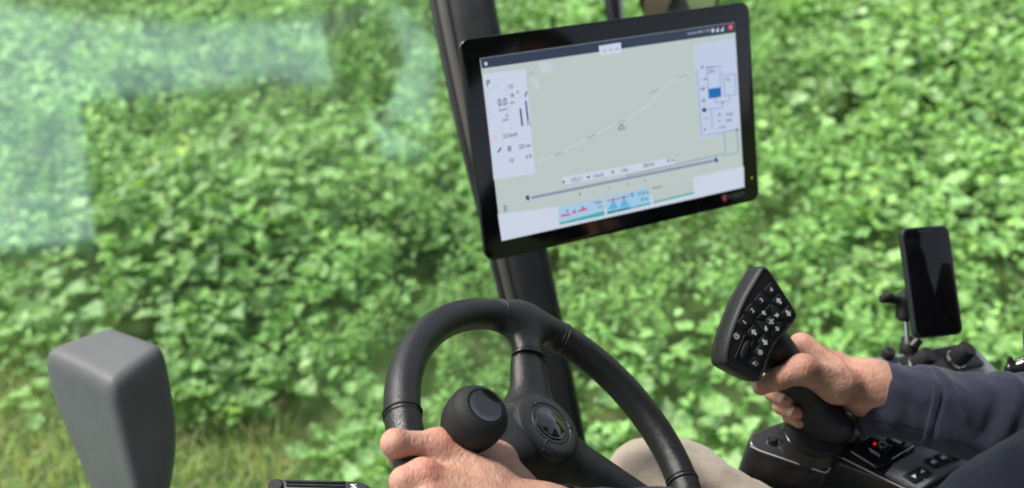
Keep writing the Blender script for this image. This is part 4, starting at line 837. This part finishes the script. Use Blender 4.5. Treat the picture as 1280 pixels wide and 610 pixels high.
def right_hand():
    wr = RWr; B = lambda x, y, d: P(x, y, d)
    CM, TM, TI, TT = B(1046, 481, 1.165), B(1003, 462, 1.148), B(974, 473, 1.150), B(951, 484, 1.162)
    M1, M2, M3, M4 = B(1001, 433, 1.215), B(1010, 455, 1.235), B(1020, 478, 1.245), B(1034, 496, 1.235)
    F1 = [M1, B(976, 446, 1.245), B(962, 462, 1.235), B(958, 472, 1.220)]
    F2 = [M2, B(978, 474, 1.245), B(966, 490, 1.215), B(982, 500, 1.183)]
    F3 = [M3, B(986, 494, 1.245), B(977, 507, 1.210), B(994, 517, 1.178)]
    F4 = [M4, B(1000, 512, 1.245), B(988, 521, 1.215), B(999, 527.5, 1.195)]
    def f(X):
        d = None
        for M_, r0 in ((M1, .0135), (M2, .0140), (M3, .0135), (M4, .0130)):
            mid = M_*.5+wr*.5; e = chain(X, [M_, mid, wr], [r0, .0170, .0255], .008); d = e if d is None else smin(d, e, .020)
        d = smin(d, seg_d(X, CM, wr+D((0, 0, -.004)), .0195, .0235), .016); d = smin(d, seg_d(X, CM, TM, .0210, .0155), .014)
        d = smin(d, chain(X, [TM, TI, TT], [.0158, .0128, .0098], .005), .010)
        d = smin(d, seg_d(X, B(1030, 468, 1.18), B(1006, 438, 1.205), .012, .0115), .020)
        fs = [chain(X, F_, r_, .005) for F_, r_ in ((F1, (.0122, .011, .0098, .0085)), (F2, (.013, .0115, .0105, .0092)), (F3, (.0125, .0112, .0104, .0090)), (F4, (.011, .0098, .009, .0078)))]
        ff = fs[0]
        for e in fs[1:]: ff = smin(ff, e, .0015)
        d = smin(d, ff, .006)
        for q in ((M1, .011), (TM, .0125)): d = smin(d, np.linalg.norm(X-(q[0]+D((.0, .003, -.003))), axis=1)-q[1], .010)
        d = smin(d, seg_d(X, TM+D((0, .006, -.009)), B(1046, 466, 1.150), .0050, .0042), .008)
        d = smin(d, seg_d(X, M1+D((0, .007, -.002)), B(1050, 452, 1.178), .0050, .0040), .008)
        d = smin(d, seg_d(X, B(1012, 452, 1.185), B(1052, 458, 1.168), .0040, .004), .009)
        for q, r_ in ((B(982, 466, 1.140), .0008), (B(977, 465, 1.139), .0008)):   # creases over the thumb joint
            pass
        return smin(d, seg_d(X, wr, R_EL*.45+wr*.55, .0255, .030), .022)
    red = [(TM+D((0, .01, -.01)), .016, .35), (TI+D((0, .008, -.008)), .012, .35), (M1, .015, .5), (F3[3], .012, .6), (F2[3], .012, .5), (TT, .012, .45), (P(1064, 470, 1.17), .020, .6), (F4[3], .01, .6)]
    pts = [CM, TM, TI, TT, *F1, *F2, *F3, *F4, wr, R_EL*.45+wr*.55]
    nails = [(F3[3], F3[3]-F3[2], -ray(994, 514)), (F2[3], F2[3]-F2[2], -ray(982, 498)+D((0, .0, 0))), (TT, TT-TI, D((-.25, .55, -.8)))]
    return f, pts, red, nails
def driver():
    seat = np.array([.80, .70, 1.50])                # hips
    root = thing('person', 'driver in navy jacket and beige trousers with hands on steering wheel and joystick', 'person', (seat[0], seat[1], 1.15))
    MS = (L_SH+R_SH)/2; hip = seat; neck = MS+np.array([.02, 0, .05]); head = neck+np.array([-.03, 0, .20])
    KN_R, KN_L = P(832, 625, 1.22), P(800, 830, .95)
    HR, HL = P(1180, 850, 1.10), P(1260, 1120, .92)
    def torso(X, g=0.):
        d = seg_d(X*np.array([1.25, 1, 1]), (hip+np.array([0, 0, .06]))*np.array([1.25, 1, 1]), (MS-np.array([0, 0, .14]))*np.array([1.25, 1, 1]), .155+g, .165+g)
        d = smin(d, seg_d(X, L_SH, R_SH, .062+g, .062+g), .09); return d
    def arms(X, g=0.):
        d = chain(X, [L_SH, P(1290, 668, .79), L_EL, LW*.55+L_EL*.45], [.045+g, .040+g, .038+g, .032+g], .02)
        return np.minimum(d, chain(X, [R_SH, R_EL, RWr*.55+R_EL*.45], [.050+g, .036+g, .030+g], .02))
    def legs(X, g=0.):
        d = None
        for H_, K_ in ((HR, KN_R), (HL, KN_L)):
            an = np.array([K_[0]-.10, K_[1], 1.22]); e = chain(X, [H_, K_, an], [.085+g, .060+g, .040+g], .03); d = e if d is None else smin(d, e, .03)
        return smin(d, seg_d(X, HR, HL, .10+g, .10+g), .08)
    ex, ez = np.array([-1., 0, 0]), np.array([0, 0, 1.]); ey = np.array([0, 1., 0])
    def headf(X):
        d = ell_d(X, head+ez*.02, np.eye(3), (.098, .077, .112)); d = smin(d, ell_d(X, head+ex*.028-ez*.055, np.eye(3), (.062, .052, .062)), .04)
        d = smin(d, seg_d(X, head+ex*.096+ez*.018, head+ex*.112-ez*.022, .009, .014), .012)          # nose
        for s_ in (-1, 1):
            d = smin(d, ell_d(X, head+ey*.079*s_-ez*.005, np.eye(3), (.016, .009, .030)), .006)      # ears
            d = -smin(-d, np.linalg.norm(X-(head+ex*.099+ey*.032*s_+ez*.010), axis=1)-.012, .008)   # eye sockets
        d = smin(d, seg_d(X, head+ex*.086-ey*.020-ez*.050, head+ex*.086+ey*.020-ez*.050, .008, .008), .006)
        return smin(d, seg_d(X, neck-ez*.03, head-ez*.07, .062, .055), .03)
    def body(X): return smin(smin(smin(torso(X), arms(X), .05), legs(X), .06), headf(X), .03)
    an = [np.array([K_[0]-.10, K_[1], 1.22]) for K_ in (KN_R, KN_L)]
    lf, lp, lred = left_hand(); rf, rp, rred, nails = right_hand()
    V1, Q1 = surf(lf, np.min(lp, 0)-.03, np.max(lp, 0)+.03, .0028, 2); V2, Q2 = surf(rf, np.min(rp, 0)-.03, np.max(rp, 0)+.03, .0028, 2)
    o, V = sdf_obj('body', body, np.array([L_SH, R_SH, L_EL, R_EL, hip-ez*.1, head+ez*.13, KN_R, KN_L, HR, HL, *an])*1., .12, .014, SKIN, root, relax=2, extra=[(V1, Q1), (V2, Q2)])
    redv = np.zeros(len(V))
    for c, r, a in lred+rred: redv = np.maximum(redv, a*.55*np.exp(-((np.linalg.norm(V-c, axis=1)/r)**2)))
    at = o.data.attributes.new('red', 'FLOAT', 'POINT'); at.data.foreach_set('value', redv.astype(np.float32))
    for p, tdir, n in nails:                         # finger nails
        tdir = unit(tdir); n = unit(np.asarray(n)); n = unit(n-tdir*(n@tdir)); s_ = np.cross(tdir, n); r = .0092; V_, F_ = [], []
        for i in range(9):
            u = -.0035+.0105*i/8; wv = .0058*math.sqrt(max(0, 1-((u-.0015)/.0062)**2))**.6 if abs((u-.0015)/.0062) < 1 else .0012
            for j in range(9): v = (j/8-.5)*2*wv; V_.append(p+tdir*u+s_*v+n*(math.sqrt(max(r*r-v*v, 0))+.0006-max(0, u-.003)*.25))
        obj('nail', V_, grid_faces(9, 9, False), NAIL, o)
    for s_ in (-1, 1):
        V_, F_ = lathe(head+ex*.083+ey*.032*s_+ez*.010-ex*.012, ex+0., [(.0001, -.0), (.009, .004), (.0115, .012), (.009, .019), (.005, .0218), (.0001, .0225)], 20); obj('eye', V_, F_, mat('eye', (.6, .58, .55), .2, var=(60, (.05, .04, .03), .1)), o)
    sdf_obj('hair', lambda X: np.maximum(ell_d(X, head+ez*.028-ex*.010, np.eye(3), (.104, .085, .116)), -(X-head)@unit(ez*1-ex*.75)-.0), [head], .14, .008, HAIRM, o)
    # ---- jacket body with the left sleeve
    def cloth_noise(V, amp, sc):
        return np.array([mnoise.noise(Vector(v*sc))+.5*mnoise.noise(Vector(v*sc*2.3+5)) for v in V])*amp
    Lax = unit(L_EL-LW); cuffL = LW+Lax*.012
    def lsleeve(X):
        d = chain(X, [LW+Lax*.0, LW+Lax*.10, L_EL, P(1290, 668, .79), L_SH], [.034, .041, .056, .062, .072], .03)
        d = np.maximum(d, -((X-cuffL)@Lax)); inner = seg_d(X, LW-Lax*.05, LW+Lax*.05, .030, .033); return -smin(-d, inner, .002)
    def jf(X):
        d = smin(torso(X, .020), lsleeve(X), .03); d = smin(d, chain(X, [R_SH, R_EL, R_EL*.7+RWr*.3], [.070, .056, .044], .02), .03)
        d = np.maximum(d, X[:, 2]-(neck[2]+.03)); return np.maximum(d, (hip[2]-.10)-X[:, 2])
    pts = np.array([L_SH, R_SH, L_EL, R_EL, hip-ez*.1, LW, neck])
    def post(V):
        n = cloth_noise(V, 1, 13)+.6*cloth_noise(V*np.array([1, 1, 1.6]), 1, 28); c = (V-CAM)@BASIS.T
        e = .6; g = np.zeros_like(V); dd = 2e-3
        for i in range(3): g[:, i] = jf(V+np.eye(3)[i]*dd)-jf(V-np.eye(3)[i]*dd)
        g /= np.linalg.norm(g, axis=1)[:, None]+1e-9; return V+g*(n*.0045)[:, None]
    jk, _ = sdf_obj('jacket', jf, pts, .10, .008, JACKET, root, post=post)
    # ---- right sleeve, lofted with its cuff, fold and seam
    S = [(1071.5, 451.5, 521, 1.178), (1073, 452, 535, 1.177), (1077, 452.5, 543, 1.176), (1100, 454, 547, 1.172), (1143, 457, 556, 1.166), (1152, 456.5, 558, 1.165), (1170, 459, 563, 1.162), (1200, 466, 571, 1.158), (1230, 467, 579, 1.153), (1280, 466, 588, 1.145), (1340, 462, 604, 1.135), (1400, 455, 612, 1.12), (1450, 440, 615, 1.10)]
    S = np.array(S); xs = np.concatenate([np.linspace(1071.5, 1300, 230), np.linspace(1302, 1450, 50)]); n = 150; rings = []
    T = lambda k: np.interp(xs, S[:, 0], S[:, k])
    top, bot, dep = T(1), T(2), T(3)
    for a_ in (top, bot, dep):
        b_ = a_.copy()
        for _ in range(3): b_[1:-1] = (b_[:-2]+2*b_[1:-1]+b_[2:])/4
        a_[12:] = b_[12:]
    th = np.linspace(0, 2*np.pi, n, endpoint=False); up, fw = D((0, 1, 0)), D((0, 0, -1))
    def wr_(x, q):                                   # cloth relief in metres
        v = np.sin(q); h = 0.
        h += .0028*mnoise.noise(Vector((x*.016, v*1.6, math.cos(q)*1.4)))+.0016*mnoise.noise(Vector((x*.05+v*1.1, v*2.2+7, math.cos(q)*2)))
        s = x-1200; h += (.0036 if x > 1150 else .0012)*mnoise.noise(Vector(((x+v*22)*.034, v*.9+3, 1.3)))
        def fold(c, k, w_, a, lo=-1, hi=1):          # diagonal ridge: centre line x = c + k*v
            e = (x-(c+k*v))/w_; m_ = max(0, min(1, (v-lo)/.25+.5))*max(0, min(1, (hi-v)/.25+.5)); return a*math.exp(-e*e)*m_
        h += fold(1186, -22, 8, .0030, -.1)+fold(1234, 26, 11, .0042, -.7)-fold(1216, 20, 9, .0034, -.4)+fold(1262, 20, 12, .0034)-fold(1250, 22, 8, .0024)+fold(1104, 14, 14, .0014)-fold(1120, 12, 9, .0012)
        return h
    for i, x in enumerate(xs):
        dz = 1.206-(x-1071)*.00029; c = P(x, (top[i]+bot[i])/2, dz); r = (bot[i]-top[i])/2/FOC*(dz-.004); R = []
        for q in th:
            v = math.sin(q); cz = math.cos(q)
            bow = 7*(1-v*v)*0
            h = wr_(x, q)*min(1, (x-1071)/6)
            xf = 1146+3*v-2.0*cz+2.5*math.sin(v*3)    # overlap fold round the forearm
            e = x-xf
            if e > 0: h += .0032*min(1, e/1.2)*(.35+.65*math.exp(-e/9))
            h -= .0026*math.exp(-((e-11-2*v)/2.6)**2)*(1 if cz > -.3 else 0)
            if x < 1146: h -= .0012*math.exp(-((v+.50+.0008*(x-1071))/.028)**2)*(cz > 0)   # seam line
            sq = 1-.05*math.cos(4*q)
            R.append(c+up*(r+h)*v*1.0+fw*(r*.88*sq+h)*cz+BX*0*bow)
        rings.append(np.array(R))
    rings = [P(1080, 490, 1.225)+(rings[0]-P(1071.5, (top[0]+bot[0])/2, 1.206))*.86, rings[0]+(P(1073, 487, 1.225)-rings[0])*.06+BX*.001]+rings
    V_, F_ = closed_rings(rings); obj('sleeve', V_, F_, JACKET, jk, angle=70)
    # ---- trousers
    def tf(X): return np.maximum(legs(X, .014), 1.25-X[:, 2])
    def postt(V):
        n = cloth_noise(V*np.array([.6, 1, 1.5]), 1, 22); g = np.zeros_like(V); dd = 2e-3
        for i in range(3): g[:, i] = tf(V+np.eye(3)[i]*dd)-tf(V-np.eye(3)[i]*dd)
        g /= np.linalg.norm(g, axis=1)[:, None]+1e-9; n = n+1.3*np.array([mnoise.noise(Vector((v[0]*9, v[1]*16, v[2]*26))) for v in V]); return V+g*(n*.0075)[:, None]
    sdf_obj('trousers', tf, np.array([KN_R, KN_L, HR, HL, *an]), .12, .008, TROUS, root, post=postt)
    for i_, a_ in enumerate(an):
        A_ = np.array([a_[0], a_[1], 1.20])
        def sf(X, A_=A_): return np.maximum(smin(smin(seg_d(X, A_+ex*.01-ez*.0, A_+ez*.07, .050, .054), seg_d(X, A_-ex*.06-ez*.012, A_+ex*.13-ez*.020, .042, .038), .03), seg_d(X, A_+ex*.13-ez*.02, A_+ex*.17-ez*.025, .036, .030), .02), 1.152-X[:, 2])
        sdf_obj('shoe', sf, [A_-ex*.12-ez*.06, A_+ex*.22+ez*.13], .06, .007, mat('shoe_leather', (.05, .035, .025), .5), root)
driver()
def seat_floor():
    fr = Frame((.56, .15, 1.15), (0, 0, 1), (0, 1, 0)); o = slab(fr, rrect(-.92, -.90, .92, .92, .06), 0, .08, .01, 3).build('cab_floor', mat('rubber_floor', (.03, .03, .032), .8, bump=[('noise', 200, .001)])); tag(o, 'black rubber cab floor under the driver', 'floor', kind='structure'); del o['category']
    t = thing('driver_seat', 'black upholstered driver seat under the man in the navy jacket', 'seat', (.95, .70, 1.15)); SM = mat('seat_cloth', (.03, .03, .033), .85, bump=[('noise', 900, .0004)])
    fr = Frame((.86, .68, 1.385), (0, 0, 1), (0, 1, 0)); slab(fr, rrect(-.24, -.24, .26, .24, .06), 0, .10, .03, 5).build('cushion', SM, t, angle=60)
    fr = Frame((1.03, .68, 1.72), unit((-1, 0, .15)), (0, 0, 1)); slab(fr, rrect(-.23, -.30, .23, .34, .08), 0, .10, .03, 5).build('backrest', SM, t, angle=60)
    V, F = lathe((.88, .68, 1.15), (0, 0, 1), [(.17, 0), (.16, .03), (.11, .06), (.11, .09), (.14, .12), (.10, .135)], 32); obj('suspension', V, F, PLASTIC, t, angle=35)
seat_floor()
# ================================================================== windscreen and what it mirrors
def screen_glass():
    n = unit([-.10, -.99, .03]); fr = Frame(P(250, 200, 2.0), n, (0, 0, 1))
    L = fr.locs([(-260, -330), (552, -330), (700, 900), (-200, 900)])
    m = bpy.data.materials.new('window_glass'); m.use_nodes = True; nt = m.node_tree; k = nt.links.new; out = nt.nodes['Material Output']; nt.nodes.remove(nt.nodes['Principled BSDF'])
    tr = nt.nodes.new('ShaderNodeBsdfTransparent'); tr.inputs[0].default_value = (.97, .985, .975, 1); gl = nt.nodes.new('ShaderNodeBsdfGlossy'); gl.inputs['Roughness'].default_value = .075; gl.inputs['Color'].default_value = (.85, 1, .97, 1)
    mx = nt.nodes.new('ShaderNodeMixShader'); mx.inputs[0].default_value = GLASS_R; k(tr.outputs[0], mx.inputs[1]); k(gl.outputs[0], mx.inputs[2]); k(mx.outputs[0], out.inputs['Surface'])
    mb = slab(fr, inset(L, 0), 0, .005, .0005, 1)
    o = mb.build('windscreen', m, smooth=False); tag(o, 'coated front windscreen with a pale blurred reflection in its upper left', 'windscreen')
    # added pale plate out of view, shaped to put the reflection in the glass
    t = None
    def refl(px, py, z):                             # where the mirrored sight line meets height z
        d = ray(px, py); s = ((fr.O-CAM)@fr.N)/(d@fr.N); h = CAM+d*s; r = d-2*(d@fr.N)*fr.N; q = (z-h[2])/r[2]; return h+r*q
    RFL = mat('reflector_tint', (.50, .68, .61), .7, bump=[('noise', 60, .003)], var=(7, (.28, .46, .38), .16))
    z = 1.02
    def plate(name, poly, lab):
        pts = np.array([refl(x, y, z)[:2] for x, y in poly]); f2 = Frame(np.array([pts[:, 0].mean(), pts[:, 1].mean(), z]), (0, 0, 1), (0, 1, 0)); l2 = [((p-f2.O[:2])@f2.A[:2], (p-f2.O[:2])@f2.B[:2]) for p in pts]
        o = slab(f2, l2, 0, .03, .003, 2).build(name, RFL); tag(o, lab, 'reflector plate'); return o
    plate('reflector_plate', [(-160, -20), (150, 30), (330, 28), (505, 10), (548, 60), (535, 190), (480, 195), (455, 105), (330, 98), (100, 126), (118, 300), (-160, 330)], 'added pale plate out of view, shaped to give the windscreen its reflection')
GLASS_R = .125
screen_glass()

def roof():
    fr = Frame((.45, .25, 2.93), (0, 0, -1), (0, 1, 0)); L = rrect(-1.05, -1.25, 1.05, .84, .12)
    o = slab(fr, L, 0, .09, .02, 4).build('cab_roof', mat('roof_lining', (.10, .10, .105), .8)); tag(o, 'dark lined roof panel over the driver', 'cab roof')
roof()
